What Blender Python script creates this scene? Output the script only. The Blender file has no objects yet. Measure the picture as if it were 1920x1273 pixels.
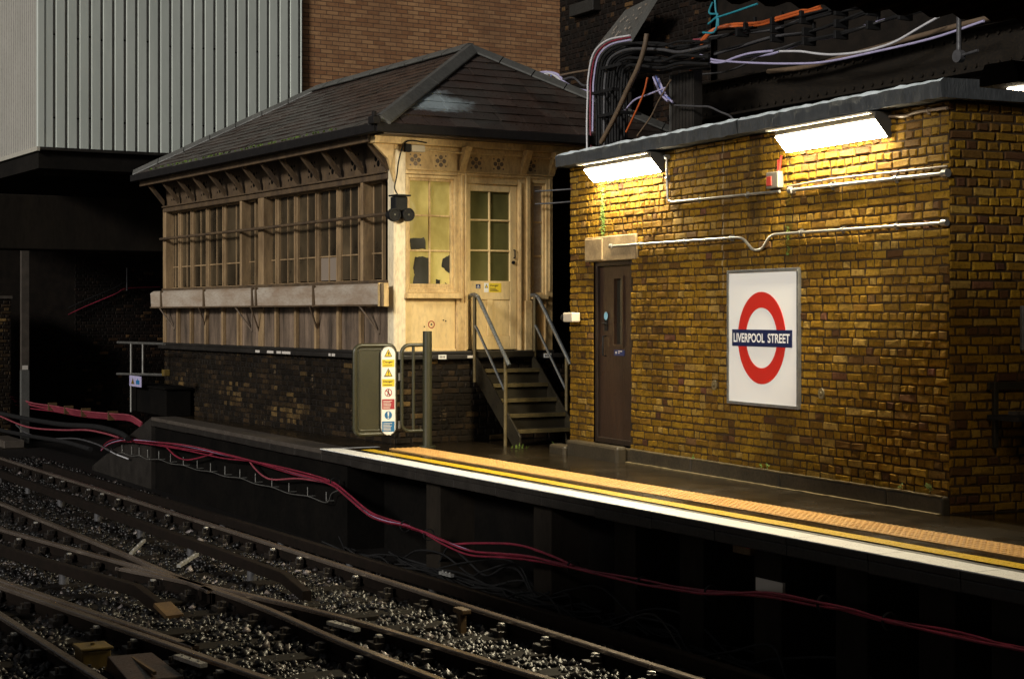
import bpy, math, random
import numpy as np
from mathutils import Vector, Matrix
random.seed(7)
sc = bpy.context.scene
COL = sc.collection
R = math.radians
# ------------------------------------------------------------------ camera, world, sun, exposure
F, HZ, EYE = 3200.0, 590.0, 1.6          # focal length in photo pixels, horizon row, eye height above platform
cam = bpy.data.cameras.new("camera"); cam.lens = 36 * F / 1920; cam.sensor_width = 36
cam.shift_y = (HZ - 636.5) / 1920
cam.clip_start = .1; cam.clip_end = 500
camo = bpy.data.objects.new("camera", cam); COL.objects.link(camo)
camo.location = (0, 0, EYE); camo.rotation_euler = (R(90), 0, 0)
sc.camera = camo
SUN_EL, SUN_AZ = 22, -141                 # azimuth from +Y towards +X
w = bpy.data.worlds.new("World"); sc.world = w; w.use_nodes = True
wn = w.node_tree.nodes; wl = w.node_tree.links; wn.clear()
sky = wn.new("ShaderNodeTexSky"); sky.sky_type = 'NISHITA'; sky.sun_disc = False
sky.sun_elevation = R(SUN_EL); sky.sun_rotation = R(SUN_AZ); sky.air_density = 1.0; sky.dust_density = 3.0
hs = wn.new("ShaderNodeHueSaturation"); hs.inputs['Saturation'].default_value = .15
bg = wn.new("ShaderNodeBackground"); bg.inputs['Strength'].default_value = .022
wo = wn.new("ShaderNodeOutputWorld")
wl.new(sky.outputs[0], hs.inputs['Color']); wl.new(hs.outputs[0], bg.inputs[0]); wl.new(bg.outputs[0], wo.inputs[0])
sun = bpy.data.lights.new("sun", 'SUN'); sun.energy = 2.4; sun.angle = R(10); sun.color = (1, .96, .9)
suno = bpy.data.objects.new("sun", sun); COL.objects.link(suno)
a, e = R(SUN_AZ), R(SUN_EL)
sd = Vector((math.sin(a) * math.cos(e), math.cos(a) * math.cos(e), math.sin(e)))
suno.rotation_euler = (-sd).to_track_quat('-Z', 'Y').to_euler(); suno.location = sd * 60
sc.view_settings.view_transform = 'Standard'; sc.view_settings.look = 'None'
sc.view_settings.exposure = 0; sc.view_settings.gamma = 1
sc.cycles.use_denoising = True
sc.cycles.max_bounces = 8; sc.cycles.diffuse_bounces = 3; sc.cycles.glossy_bounces = 3
sc.cycles.sample_clamp_indirect = 4.0
LAMP = 330.0

# ------------------------------------------------------------------ frames: local x along a front, y inward, z up
def gpt(px, py, z=0.0):
    t = (z - EYE) / ((HZ - py) / F)
    return ((px - 960) / F * t, t)
class Frame:
    def __init__(s, o, d):
        l = math.hypot(*d); s.o = o; s.ux = (d[0] / l, d[1] / l); s.uy = (-s.ux[1], s.ux[0])
        s.ang = math.atan2(s.ux[1], s.ux[0])
        s.c = s.loc((0, 0))
    def loc(s, p):
        a, b = p[0] - s.o[0], p[1] - s.o[1]
        return (a * s.ux[0] + b * s.ux[1], a * s.uy[0] + b * s.uy[1])
    def ray(s, px, py):
        d = ((px - 960) / F, 1.0)
        return (d[0] * s.ux[0] + d[1] * s.ux[1], d[0] * s.uy[0] + d[1] * s.uy[1], (HZ - py) / F)
    def onY(s, px, py, y=0.0):
        r = s.ray(px, py); t = (y - s.c[1]) / r[1]; return (s.c[0] + t * r[0], EYE + r[2] * t)
    def onX(s, px, py, x=0.0):
        r = s.ray(px, py); t = (x - s.c[0]) / r[0]; return (s.c[1] + t * r[1], EYE + r[2] * t)
    def onZ(s, px, py, z=0.0):
        r = s.ray(px, py); t = (z - EYE) / r[2]; return (s.c[0] + t * r[0], s.c[1] + t * r[1])
    def vY(s, px, py, y):
        x, z = s.onY(px, py, y); return Vector((x, y, z))
    def W(s, x, y, z=0.0):
        return Vector((s.o[0] + x * s.ux[0] + y * s.uy[0], s.o[1] + x * s.ux[1] + y * s.uy[1], z))
FP = Frame(gpt(610, 843), (.467, -.884))      # platform: edge is y = 0
FK = Frame(gpt(1780, 965), (.408, -.913))     # brick hut: near corner is the origin
FS = Frame(gpt(740, 833), (.514, -.857))      # signal cabin: near corner is the origin

# ------------------------------------------------------------------ materials
MATS = {}
def new_mat(name):
    m = bpy.data.materials.new(name); m.use_nodes = True
    n = m.node_tree.nodes; l = m.node_tree.links
    MATS[name] = m
    return m, n, l, n['Principled BSDF']
def coords(n, l, scale=(1, 1, 1)):
    tc = n.new("ShaderNodeTexCoord"); mp = n.new("ShaderNodeMapping"); mp.inputs['Scale'].default_value = scale
    l.new(tc.outputs['Object'], mp.inputs[0]); return mp.outputs[0]
def noise(n, l, v, scale, detail=6, rough=.6):
    t = n.new("ShaderNodeTexNoise"); t.inputs['Scale'].default_value = scale; t.inputs['Detail'].default_value = detail
    t.inputs['Roughness'].default_value = rough; l.new(v, t.inputs['Vector']); return t.outputs['Fac']
def ramp(n, l, f, stops):
    r = n.new("ShaderNodeValToRGB"); cr = r.color_ramp
    while len(cr.elements) < len(stops): cr.elements.new(.5)
    for e_, (p, c) in zip(cr.elements, stops):
        e_.position = p; e_.color = (*c, 1) if len(c) == 3 else c
    l.new(f, r.inputs[0]); return r.outputs[0]
def mixc(n, l, f, a, b, mode='MIX'):
    m = n.new("ShaderNodeMix"); m.data_type = 'RGBA'; m.blend_type = mode
    for s_, v in ((0, f), (6, a), (7, b)):
        if hasattr(v, 'links') or hasattr(v, 'is_linked'): l.new(v, m.inputs[s_])
        elif s_ == 0: m.inputs[0].default_value = v
        else: m.inputs[s_].default_value = (*v, 1)
    return m.outputs[2]
def bump(n, l, b, h, strength=.3, dist=.01):
    k = n.new("ShaderNodeBump"); k.inputs['Strength'].default_value = strength; k.inputs['Distance'].default_value = dist
    l.new(h, k.inputs['Height']); l.new(k.outputs[0], b.inputs['Normal'])
def mrange(n, l, f, a, b, lo=0., hi=1.):
    k = n.new("ShaderNodeMapRange"); k.inputs[1].default_value = lo; k.inputs[2].default_value = hi
    k.inputs[3].default_value = a; k.inputs[4].default_value = b; l.new(f, k.inputs[0]); return k.outputs[0]
def grimy(name, c1, c2, scale=4, rough=.6, rvar=.15, metallic=0, stretch=(1, 1, 1), lo=.35, hi=.7, bs=.25, bd=.004, fine=None, tone=0, spec=.5):
    m, n, l, b = new_mat(name)
    v = coords(n, l, stretch)
    f = noise(n, l, v, scale)
    c = ramp(n, l, f, [(lo, c1), (hi, c2)])
    f2 = noise(n, l, v, scale * 9, 4)
    c = mixc(n, l, mrange(n, l, f2, 0, .55, .45, .75), c, fine if fine else tuple(x * .55 for x in c1))
    if tone:
        at = n.new("ShaderNodeAttribute"); at.attribute_name = 'tone'
        hv = n.new("ShaderNodeHueSaturation"); l.new(c, hv.inputs['Color'])
        l.new(mrange(n, l, at.outputs['Fac'], 1 - tone, 1 + tone), hv.inputs['Value']); c = hv.outputs[0]
    l.new(c, b.inputs['Base Color'])
    l.new(mrange(n, l, f2, rough - rvar, rough + rvar, .3, .7), b.inputs['Roughness'])
    b.inputs['Metallic'].default_value = metallic; b.inputs['Specular IOR Level'].default_value = spec
    bump(n, l, b, f2, bs, bd)
    return m
def plain(name, c, rough=.5, metallic=0, emit=None, es=0, coat=0):
    m, n, l, b = new_mat(name)
    b.inputs['Base Color'].default_value = (*c, 1); b.inputs['Roughness'].default_value = rough; b.inputs['Metallic'].default_value = metallic
    if coat: b.inputs['Coat Weight'].default_value = coat
    if emit:
        b.inputs['Emission Color'].default_value = (*emit, 1); b.inputs['Emission Strength'].default_value = es
    return m
def brick_mat(name, stops, dirt, dirt_amt=.5, rough=.75, bs=.5, spots=None, grow=None):
    m, n, l, b = new_mat(name)
    at = n.new("ShaderNodeAttribute"); at.attribute_name = 'tone'
    c = ramp(n, l, at.outputs['Fac'], stops)
    v = coords(n, l)
    f1 = noise(n, l, v, 1.1, 5); f2 = noise(n, l, v, 30, 5, .7); f3 = noise(n, l, v, 110, 3)
    c = mixc(n, l, mrange(n, l, f2, 0, .8, .47, .72), c, tuple(x for x in dirt))
    c = mixc(n, l, mrange(n, l, f1, 0, dirt_amt, .42, .66), c, dirt)
    if spots: c = mixc(n, l, mrange(n, l, noise(n, l, v, 2.3, 8, .75), 0, 1, .62, .68), c, spots)
    l.new(c, b.inputs['Base Color'])
    l.new(mrange(n, l, f3, rough - .2, rough + .15), b.inputs['Roughness'])
    ad = n.new("ShaderNodeMath"); ad.operation = 'ADD'; l.new(f2, ad.inputs[0]); l.new(f3, ad.inputs[1])
    bump(n, l, b, ad.outputs[0], bs, .006); b.inputs['Specular IOR Level'].default_value = .08
    return m
brick_mat('stock_brick', [(0, (.06, .026, .014)), (.025, (.10, .05, .012)), (.07, (.165, .085, .010)), (.45, (.215, .114, .009)), (.80, (.245, .135, .011)), (.97, (.29, .18, .04)), (1, (.11, .04, .026))], (.05, .025, .005), .65, rough=.85, bs=.9)
brick_mat('sooty_brick', [(0, (.010, .008, .006)), (.6, (.022, .015, .009)), (.93, (.045, .028, .014)), (1, (.20, .125, .045))], (.008, .006, .004), .9, .6, spots=(.10, .07, .04))
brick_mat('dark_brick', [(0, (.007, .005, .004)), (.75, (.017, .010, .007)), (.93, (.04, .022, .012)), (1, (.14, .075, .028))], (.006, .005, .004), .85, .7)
grimy('mortar', (.055, .034, .016), (.016, .010, .005), 6, .9, spec=.1)
grimy('soot_mortar', (.016, .012, .009), (.007, .006, .005), 5, .9, spec=.1)
def tower_mat():
    m, n, l, b = new_mat('tower_brick')
    v = coords(n, l)
    sx = n.new("ShaderNodeSeparateXYZ"); l.new(v, sx.inputs[0]); cx = n.new("ShaderNodeCombineXYZ")
    l.new(sx.outputs[0], cx.inputs[0]); l.new(sx.outputs[2], cx.inputs[1])
    t = n.new("ShaderNodeTexBrick"); l.new(cx.outputs[0], t.inputs['Vector'])
    t.inputs['Scale'].default_value = 1; t.inputs['Brick Width'].default_value = .235; t.inputs['Row Height'].default_value = .078
    t.inputs['Mortar Size'].default_value = .007; t.inputs['Bias'].default_value = -.1; t.inputs['Mortar Smooth'].default_value = .3
    t.inputs['Color1'].default_value = (.36, .165, .068, 1); t.inputs['Color2'].default_value = (.58, .32, .145, 1); t.inputs['Mortar'].default_value = (.11, .066, .04, 1)
    f = noise(n, l, v, .7, 6); f2 = noise(n, l, v, 14, 4)
    c = mixc(n, l, mrange(n, l, f, 0, .6, .4, .75), t.outputs['Color'], (.17, .085, .042))
    c = mixc(n, l, mrange(n, l, f2, 0, .5, .5, .75), c, (.13, .06, .03))
    l.new(c, b.inputs['Base Color']); b.inputs['Roughness'].default_value = .8
    iv = n.new("ShaderNodeMath"); iv.operation = 'SUBTRACT'; iv.inputs[0].default_value = 1; l.new(t.outputs['Fac'], iv.inputs[1])
    bump(n, l, b, iv.outputs[0], .8, .008)
tower_mat()
grimy('slate', (.032, .0195, .0145), (.052, .030, .021), 3, .36, .12, tone=.32, bs=.3, fine=(.075, .062, .055), spec=.6)
def slate_stain():
    m = MATS['slate']; n = m.node_tree.nodes; l = m.node_tree.links; b = n['Principled BSDF']
    src = b.inputs['Base Color'].links[0].from_socket
    at = n.new("ShaderNodeAttribute"); at.attribute_name = 'patch'
    v = coords(n, l); nz = noise(n, l, v, 9, 6, .7)
    ad = n.new("ShaderNodeMath"); ad.operation = 'ADD'; l.new(at.outputs['Fac'], ad.inputs[0]); l.new(mrange(n, l, nz, -.45, .45), ad.inputs[1])
    c = mixc(n, l, mrange(n, l, ad.outputs[0], 0, .8, .42, .78), src, (.36, .43, .45))
    g = mixc(n, l, mrange(n, l, noise(n, l, v, 1.2, 3), 0, .5, .45, .7), c, (.055, .058, .05))
    l.new(g, b.inputs['Base Color'])
slate_stain()
grimy('hip_stone', (.07, .069, .062), (.105, .102, .092), 3, .55)
grimy('old_shaded_wood', (.11, .07, .034), (.045, .028, .015), 5, .6, stretch=(1, 1, .25), fine=(.07, .045, .03), bs=.5)  # old timber; shade under the eaves is put into this dark colour
grimy('frame_wood', (.36, .24, .12), (.13, .08, .036), 5, .6, stretch=(1, 1, .25), fine=(.14, .09, .05), bs=.5)
grimy('flaked_board', (.215, .15, .10), (.028, .019, .011), 4, .65, stretch=(1, 1, .22), fine=(.05, .035, .028), bs=.6, tone=.25)
grimy('trough_paint', (.46, .40, .325), (.27, .185, .12), 2.2, .5, stretch=(.6, 1, 2.0), fine=(.22, .16, .11))
grimy('cream_paint', (.74, .55, .26), (.62, .43, .18), 2.5, .5, stretch=(1, 1, .4), lo=.4, hi=.75, fine=(.42, .29, .15))
grimy('cream_worn', (.66, .47, .21), (.42, .265, .10), 3.5, .55, stretch=(1, 1, .45), lo=.38, hi=.68, fine=(.22, .14, .07))
grimy('white_post', (.80, .68, .46), (.64, .50, .29), 3, .5, stretch=(1, 1, .35), lo=.45, hi=.8, fine=(.36, .26, .16))
grimy('black_ledge', (.012, .010, .008), (.026, .022, .018), 4, .45)
grimy('gutter_black', (.007, .006, .006), (.013, .011, .010), 6, .8, .1, spec=.2)
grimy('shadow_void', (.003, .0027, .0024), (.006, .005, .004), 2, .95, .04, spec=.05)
grimy('cladding_grey', (.50, .535, .48), (.62, .655, .59), 1.3, .5, .08, stretch=(1, 1, .25), fine=(.47, .50, .45), bs=.05)  # front sheets coloured lighter to make up for weak sun on them
grimy('cladding_cream', (.36, .34, .285), (.42, .395, .33), .9, .5, .08, stretch=(1, 1, .25), fine=(.27, .255, .21), bs=.05)  # side sheets coloured darker to offset the fuller sun on them
grimy('groove_grey', (.25, .24, .225), (.30, .285, .27), 2, .6)  # darker copy of the sheet colour, stands for shade in the grooves
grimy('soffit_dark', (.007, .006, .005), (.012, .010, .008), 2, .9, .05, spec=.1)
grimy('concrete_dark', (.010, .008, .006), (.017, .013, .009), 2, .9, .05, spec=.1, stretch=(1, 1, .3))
grimy('slab_concrete', (.040, .044, .046), (.018, .020, .021), 5, .75, .1, stretch=(1, 1, .35), fine=(.07, .075, .08), bs=.7, bd=.01)
grimy('slab_crest', (.82, .88, .88), (.55, .62, .63), 6, .25, fine=(.24, .27, .28), bs=.6)  # sky reflected off the wet crest is put into this pale colour
grimy('stone_lintel', (.30, .215, .11), (.11, .072, .035), 4, .6, fine=(.14, .10, .05))
grimy('plinth_concrete', (.05, .037, .02), (.025, .019, .011), 4, .45, fine=(.02, .018, .012))
grimy('plinth_edge', (.17, .12, .055), (.07, .05, .024), 9, .5, fine=(.09, .10, .03))
grimy('galvanised', (.34, .33, .30), (.20, .19, .175), 8, .38, metallic=.75, bs=.1)
grimy('handrail_steel', (.26, .27, .26), (.17, .175, .17), 7, .33, metallic=.75, bs=.1)
grimy('stair_steel', (.03, .024, .013), (.018, .014, .009), 6, .4, .1, metallic=.2)
grimy('tread_edge', (.14, .105, .045), (.08, .06, .025), 10, .35, metallic=.3)
grimy('gate_green', (.030, .029, .014), (.042, .039, .019), 3, .4, .08, bs=.08)
grimy('door_brown', (.038, .019, .010), (.022, .011, .006), 4, .4, stretch=(1, 1, .2), fine=(.03, .016, .009))
grimy('door_frame_brown', (.02, .011, .006), (.013, .007, .004), 5, .45)
grimy('black_rubber', (.006, .006, .006), (.011, .010, .010), 10, .7, spec=.25)
grimy('cable_grey', (.07, .068, .07), (.04, .038, .04), 10, .45)
grimy('cable_red', (.26, .022, .046), (.11, .011, .02), 6, .4)
grimy('cable_pink', (.30, .07, .085), (.17, .03, .045), 6, .4)
grimy('cable_orange', (.55, .12, .025), (.42, .08, .02), 8, .4)
grimy('cable_lilac', (.46, .42, .62), (.36, .33, .5), 8, .4)
grimy('cable_white', (.62, .61, .62), (.48, .47, .48), 8, .4)
grimy('cable_blue', (.16, .2, .5), (.12, .15, .4), 8, .4)
grimy('hose_brown', (.16, .11, .07), (.10, .07, .045), 8, .45)
grimy('rope_teal', (.02, .24, .30), (.015, .17, .22), 12, .6)
grimy('girder_brown', (.009, .006, .003), (.005, .0035, .002), 4, .8, fine=(.03, .02, .01), spec=.25)
grimy('canopy_brown', (.005, .003, .0012), (.0025, .0016, .0008), 5, .95, .04, spec=0)
grimy('rail_steel', (.30, .245, .20), (.18, .14, .11), 1.2, .24, .05, metallic=.7, bs=.01, fine=(.15, .11, .085))
grimy('rail_rust', (.011, .007, .005), (.006, .0045, .003), 9, .9, .05, spec=.1)
grimy('rail_bright', (.50, .49, .46), (.30, .29, .27), 14, .3, metallic=.5)
grimy('sleeper_wood', (.0085, .006, .004), (.0045, .0035, .0025), 4, .8, .12, stretch=(2.5, .25, 1), bs=.6, spec=.12)
grimy('chair_iron', (.014, .011, .009), (.026, .02, .016), 14, .45, metallic=.3)
grimy('rust_orange', (.09, .05, .014), (.045, .024, .009), 8, .6)
grimy('ochre_paint', (.13, .085, .014), (.07, .045, .01), 10, .5)
grimy('white_line', (.85, .85, .83), (.80, .79, .77), 5, .35, .12, lo=.45, hi=.8, fine=(.50, .47, .42), bs=.15)
grimy('yellow_line', (.72, .46, .02), (.60, .36, .02), 6, .32, .12, lo=.5, hi=.8, fine=(.24, .15, .02), bs=.15)
grimy('tactile_buff', (.66, .385, .13), (.56, .31, .09), 4, .38, .1, fine=(.34, .18, .06), bs=.15)
grimy('coping_stone', (.085, .07, .056), (.045, .037, .03), 6, .4)
grimy('ballast_ground', (.004, .0032, .0026), (.007, .0055, .0045), 8, .6, spec=.25)
grimy('moss_green', (.10, .16, .015), (.06, .10, .01), 20, .8)
grimy('leaf_green', (.12, .18, .03), (.07, .11, .02), 20, .6)
def asphalt():
    m, n, l, b = new_mat('wet_asphalt')
    v = coords(n, l); f = noise(n, l, v, .55, 4); f2 = noise(n, l, v, 70, 4); f3 = noise(n, l, v, 3, 5)
    c = ramp(n, l, f3, [(.35, (.010, .007, .0035)), (.7, (.021, .0145, .008))])
    c = mixc(n, l, mrange(n, l, f2, 0, .4, .55, .75), c, (.06, .045, .028))
    l.new(c, b.inputs['Base Color'])
    wet = mrange(n, l, f, .0, 1., .38, .60)
    b.inputs['Specular IOR Level'].default_value = .32
    l.new(mrange(n, l, wet, .07, .30), b.inputs['Roughness'])
    k = n.new("ShaderNodeBump"); k.inputs['Distance'].default_value = .004
    l.new(mrange(n, l, wet, .06, .55), k.inputs['Strength']); l.new(f2, k.inputs['Height']); l.new(k.outputs[0], b.inputs['Normal'])
asphalt()
def glass(name, c1, c2, rough, scale=2.5, coat=.4):
    m, n, l, b = new_mat(name)
    at = n.new("ShaderNodeAttribute"); at.attribute_name = 'tone'
    v = coords(n, l, (1, 1, .6)); f = noise(n, l, v, scale, 5)
    c = ramp(n, l, f, [(.35, c1), (.68, c2)])
    hv = n.new("ShaderNodeHueSaturation"); l.new(c, hv.inputs['Color']); l.new(mrange(n, l, at.outputs['Fac'], .6, 1.45), hv.inputs['Value'])
    l.new(hv.outputs[0], b.inputs['Base Color'])
    l.new(mrange(n, l, f, rough * .6, rough * 1.6, .3, .7), b.inputs['Roughness'])
    b.inputs['Coat Weight'].default_value = coat; b.inputs['Coat Roughness'].default_value = .06
    bump(n, l, b, noise(n, l, v, 4, 2), .35, .03)
glass('painted_pane', (.56, .47, .17), (.34, .28, .075), .16, 3.5)
glass('olive_pane', (.085, .08, .028), (.15, .135, .045), .2)
glass('grimy_pane', (.016, .012, .007), (.075, .052, .026), .3, 2.2, coat=.2)
glass('bare_pane', (.008, .0075, .004), (.014, .013, .006), .6, coat=0)
plain('boarded_pane', (.21, .165, .125), .7)
plain('door_glass', (.02, .017, .012), .12)
plain('sign_white', (.80, .79, .75), .3, coat=.2)
plain('sign_red', (.50, .022, .014), .3, coat=.2)
plain('sign_blue', (.012, .018, .065), .3, coat=.2)
plain('lettering_white', (.82, .81, .77), .35)
plain('label_yellow', (.72, .52, .03), .45)
plain('label_white', (.74, .72, .66), .45)
plain('label_black', (.02, .018, .015), .5)
plain('label_red', (.33, .03, .04), .5)
plain('label_blue', (.015, .13, .30), .5)
plain('label_dim_white', (.55, .50, .44), .5)
plain('navy_plate', (.015, .025, .09), .4)
plain('sky_sticker', (.20, .42, .52), .5)
grimy('sign_frame', (.24, .24, .23), (.15, .15, .145), 9, .4, metallic=.6)
plain('device_white', (.50, .43, .32), .5)
plain('alarm_red', (.28, .022, .012), .5)
plain('alarm_grey', (.12, .105, .08), .6)
plain('lamp_body', (.035, .032, .027), .7)
plain('lamp_lens', (.9, .9, .85), .3, emit=(1, .86, .58), es=LAMP)
plain('canopy_lens', (.9, .9, .85), .3, emit=(1, .86, .62), es=55)
def stone_mat():
    m, n, l, b = new_mat('ballast_stone')
    at = n.new("ShaderNodeAttribute"); at.attribute_name = 'tone'
    c = ramp(n, l, at.outputs['Fac'], [(0, (.006, .0055, .005)), (.6, (.0045, .0038, .0034)), (.84, (.010, .0078, .007)), (.96, (.045, .036, .032)), (1, (.22, .19, .18))])
    l.new(c, b.inputs['Base Color']); b.inputs['Roughness'].default_value = .42; b.inputs['Specular IOR Level'].default_value = .4
stone_mat()

def streaks():
    m = MATS['stock_brick']; n = m.node_tree.nodes; l = m.node_tree.links; b = n['Principled BSDF']
    src = b.inputs['Base Color'].links[0].from_socket
    v = coords(n, l); sx = n.new("ShaderNodeSeparateXYZ"); l.new(v, sx.inputs[0])
    vs = coords(n, l, (3, 3, .5)); nz = noise(n, l, vs, 3, 5)
    def mth(op, a_, b_=None):
        k = n.new("ShaderNodeMath"); k.operation = op
        for i, q in enumerate((a_, b_)):
            if q is None: continue
            if isinstance(q, (int, float)): k.inputs[i].default_value = q
            else: l.new(q, k.inputs[i])
        return k.outputs[0]
    def band(x0, wd, za, zb, amt, col, c):
        d = mth('ABSOLUTE', mth('SUBTRACT', sx.outputs[0], x0))
        mk = mth('MULTIPLY', mrange(n, l, d, 1, 0, wd * .5, wd * 1.3), mrange(n, l, sx.outputs[2], 0, 1, za, zb))
        return mixc(n, l, mth('MULTIPLY', mth('MULTIPLY', mk, mrange(n, l, nz, .5, 1.2, .3, .7)), amt), c, col)
    c = band(FK.onY(1416, 350)[0], .13, 2.25, 2.6, .8, (.02, .012, .006), src)
    c = band(FK.onY(1480, 480)[0], .06, 1.95, 2.3, .5, (.03, .035, .006), c)
    c = band(FK.onY(1357, 480)[0], .012, 1.7, 2.0, .5, (.36, .30, .2), c)
    l.new(c, b.inputs['Base Color'])
streaks()
# ------------------------------------------------------------------ mesh helpers
def XZ(y0):            # plane seen from -y : (u, v, out) -> (x, y, z)
    return lambda u, v, o=0.0: Vector((u, y0 - o, v))
def YZ(x0):            # plane seen from +x
    return lambda u, v, o=0.0: Vector((x0 + o, u, v))
class MB:
    def __init__(s): s.v = []; s.f = []; s.m = []; s.t = []; s.sm = []
    def add(s, vs, fs, m=0, t=None, sm=False):
        b = len(s.v); s.v += [tuple(x) for x in vs]
        t = random.random() if t is None else t
        for f in fs:
            s.f.append(tuple(b + i for i in f)); s.m.append(m); s.t.append(t); s.sm.append(sm)
        return s
    def quad(s, a, b, c, d, m=0, t=None): return s.add([a, b, c, d], [(0, 1, 2, 3)], m, t)
    def box(s, x0, x1, y0, y1, z0, z1, m=0, t=None):
        v = [(x, y, z) for x in (x0, x1) for y in (y0, y1) for z in (z0, z1)]
        return s.add(v, [(0, 1, 3, 2), (4, 6, 7, 5), (0, 4, 5, 1), (2, 3, 7, 6), (0, 2, 6, 4), (1, 5, 7, 3)], m, t)
    def slab(s, mp, u0, u1, v0, v1, o0, o1, m=0, t=None):     # a box on a mapped plane
        v = [mp(u, w_, o) for u in (u0, u1) for o in (o0, o1) for w_ in (v0, v1)]
        return s.add(v, [(0, 1, 3, 2), (4, 6, 7, 5), (0, 4, 5, 1), (2, 3, 7, 6), (0, 2, 6, 4), (1, 5, 7, 3)], m, t)
    def poly(s, mp, pts, o0, o1, m=0, t=None):                # extruded outline on a mapped plane
        n = len(pts); v = [mp(u, w_, o1) for u, w_ in pts] + [mp(u, w_, o0) for u, w_ in pts]
        return s.add(v, [tuple(range(n)), tuple(range(2 * n - 1, n - 1, -1))] + [(i, n + i, n + (i + 1) % n, (i + 1) % n) for i in range(n)], m, t)
    def frame(s, mp, u0, u1, v0, v1, wd, o0, o1, m=0):
        s.slab(mp, u0, u0 + wd, v0, v1, o0, o1, m); s.slab(mp, u1 - wd, u1, v0, v1, o0, o1, m)
        s.slab(mp, u0 + wd, u1 - wd, v0, v0 + wd, o0, o1, m); s.slab(mp, u0 + wd, u1 - wd, v1 - wd, v1, o0, o1, m); return s
    def sweep(s, pts, sec, m=0, up=Vector((0, 0, 1)), sm=False, t=None):   # section (side, up) points
        pts = [Vector(p) for p in pts]; k = len(sec); vs = []
        for i, p in enumerate(pts):
            d = (pts[min(i + 1, len(pts) - 1)] - pts[max(i - 1, 0)]).normalized()
            sd_ = d.cross(up).normalized(); u_ = sd_.cross(d).normalized()
            vs += [p + sd_ * a_ + u_ * b_ for a_, b_ in sec]
        fs = [(i * k + j, i * k + (j + 1) % k, (i + 1) * k + (j + 1) % k, (i + 1) * k + j) for i in range(len(pts) - 1) for j in range(k)]
        s.add(vs, fs, m, t, sm)
        s.add(vs[:k], [tuple(range(k))], m, t); s.add(vs[-k:], [tuple(range(k - 1, -1, -1))], m, t); return s
    def tube(s, pts, r, seg=8, m=0, t=None):
        pts = [Vector(p) for p in pts]; vs = []; N = None
        for i, p in enumerate(pts):
            d = (pts[min(i + 1, len(pts) - 1)] - pts[max(i - 1, 0)])
            d = d.normalized() if d.length > 1e-9 else Vector((0, 0, 1))
            if N is None: N = d.orthogonal().normalized()
            N = (N - d * N.dot(d)).normalized(); B = d.cross(N)
            vs += [p + (N * math.cos(2 * math.pi * j / seg) + B * math.sin(2 * math.pi * j / seg)) * r for j in range(seg)]
        fs = [(i * seg + j, i * seg + (j + 1) % seg, (i + 1) * seg + (j + 1) % seg, (i + 1) * seg + j) for i in range(len(pts) - 1) for j in range(seg)]
        s.add(vs, fs, m, t, True)
        s.add(vs[:seg], [tuple(range(seg - 1, -1, -1))], m, t); s.add(vs[-seg:], [tuple(range(seg))], m, t); return s
    def disc(s, mp, u, v, r, o0, o1, m=0, seg=20, t=None):
        return s.poly(mp, [(u + r * math.cos(2 * math.pi * i / seg), v + r * math.sin(2 * math.pi * i / seg)) for i in range(seg)], o0, o1, m, t)
    def ring(s, mp, u, v, r0, r1, o0, o1, m=0, seg=64, ku=1.0):
        vs = []
        for i in range(seg):
            c_, s_ = math.cos(2 * math.pi * i / seg), math.sin(2 * math.pi * i / seg)
            vs += [mp(u + ku * r0 * c_, v + r0 * s_, o1), mp(u + ku * r1 * c_, v + r1 * s_, o1), mp(u + ku * r1 * c_, v + r1 * s_, o0), mp(u + ku * r0 * c_, v + r0 * s_, o0)]
        fs = []
        for i in range(seg):
            a_, b_ = 4 * i, 4 * ((i + 1) % seg)
            for j in range(4): fs.append((a_ + j, a_ + (j + 1) % 4, b_ + (j + 1) % 4, b_ + j))
        return s.add(vs, fs, m)
    def build(s, name, mats, parent=None, bevel=0, segs=2):
        me = bpy.data.meshes.new(name); me.from_pydata(s.v, [], s.f)
        for k in (mats if isinstance(mats, (list, tuple)) else [mats]): me.materials.append(MATS[k])
        me.polygons.foreach_set('material_index', s.m); me.polygons.foreach_set('use_smooth', s.sm)
        at = me.attributes.new('tone', 'FLOAT', 'FACE'); at.data.foreach_set('value', s.t)
        import bmesh
        bm = bmesh.new(); bm.from_mesh(me); bmesh.ops.recalc_face_normals(bm, faces=bm.faces); bm.to_mesh(me); bm.free()
        me.update()
        o = bpy.data.objects.new(name, me); COL.objects.link(o)
        if parent: o.parent = parent
        if bevel:
            b = o.modifiers.new('bevel', 'BEVEL'); b.width = bevel; b.segments = segs; b.limit_method = 'ANGLE'; b.angle_limit = R(40)
        return o
def thing(name, label, cat, loc=(0, 0, 0), rz=0, group=None, kind=None):
    o = bpy.data.objects.new(name, None); COL.objects.link(o); o.location = loc; o.rotation_euler = (0, 0, rz)
    o.empty_display_size = .2
    return tag(o, label, cat, group, kind)
def tag(o, label=None, cat=None, group=None, kind=None):
    if label: o['label'] = label
    if cat: o['category'] = cat
    if group: o['group'] = group
    if kind: o['kind'] = kind
    return o
def place(o, fr):      # put a top-level object into a frame
    o.location = (fr.o[0], fr.o[1], 0); o.rotation_euler = (0, 0, fr.ang); return o
def fthing(name, fr, label, cat, group=None, kind=None):
    return place(thing(name, label, cat, group=group, kind=kind), fr)
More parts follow.
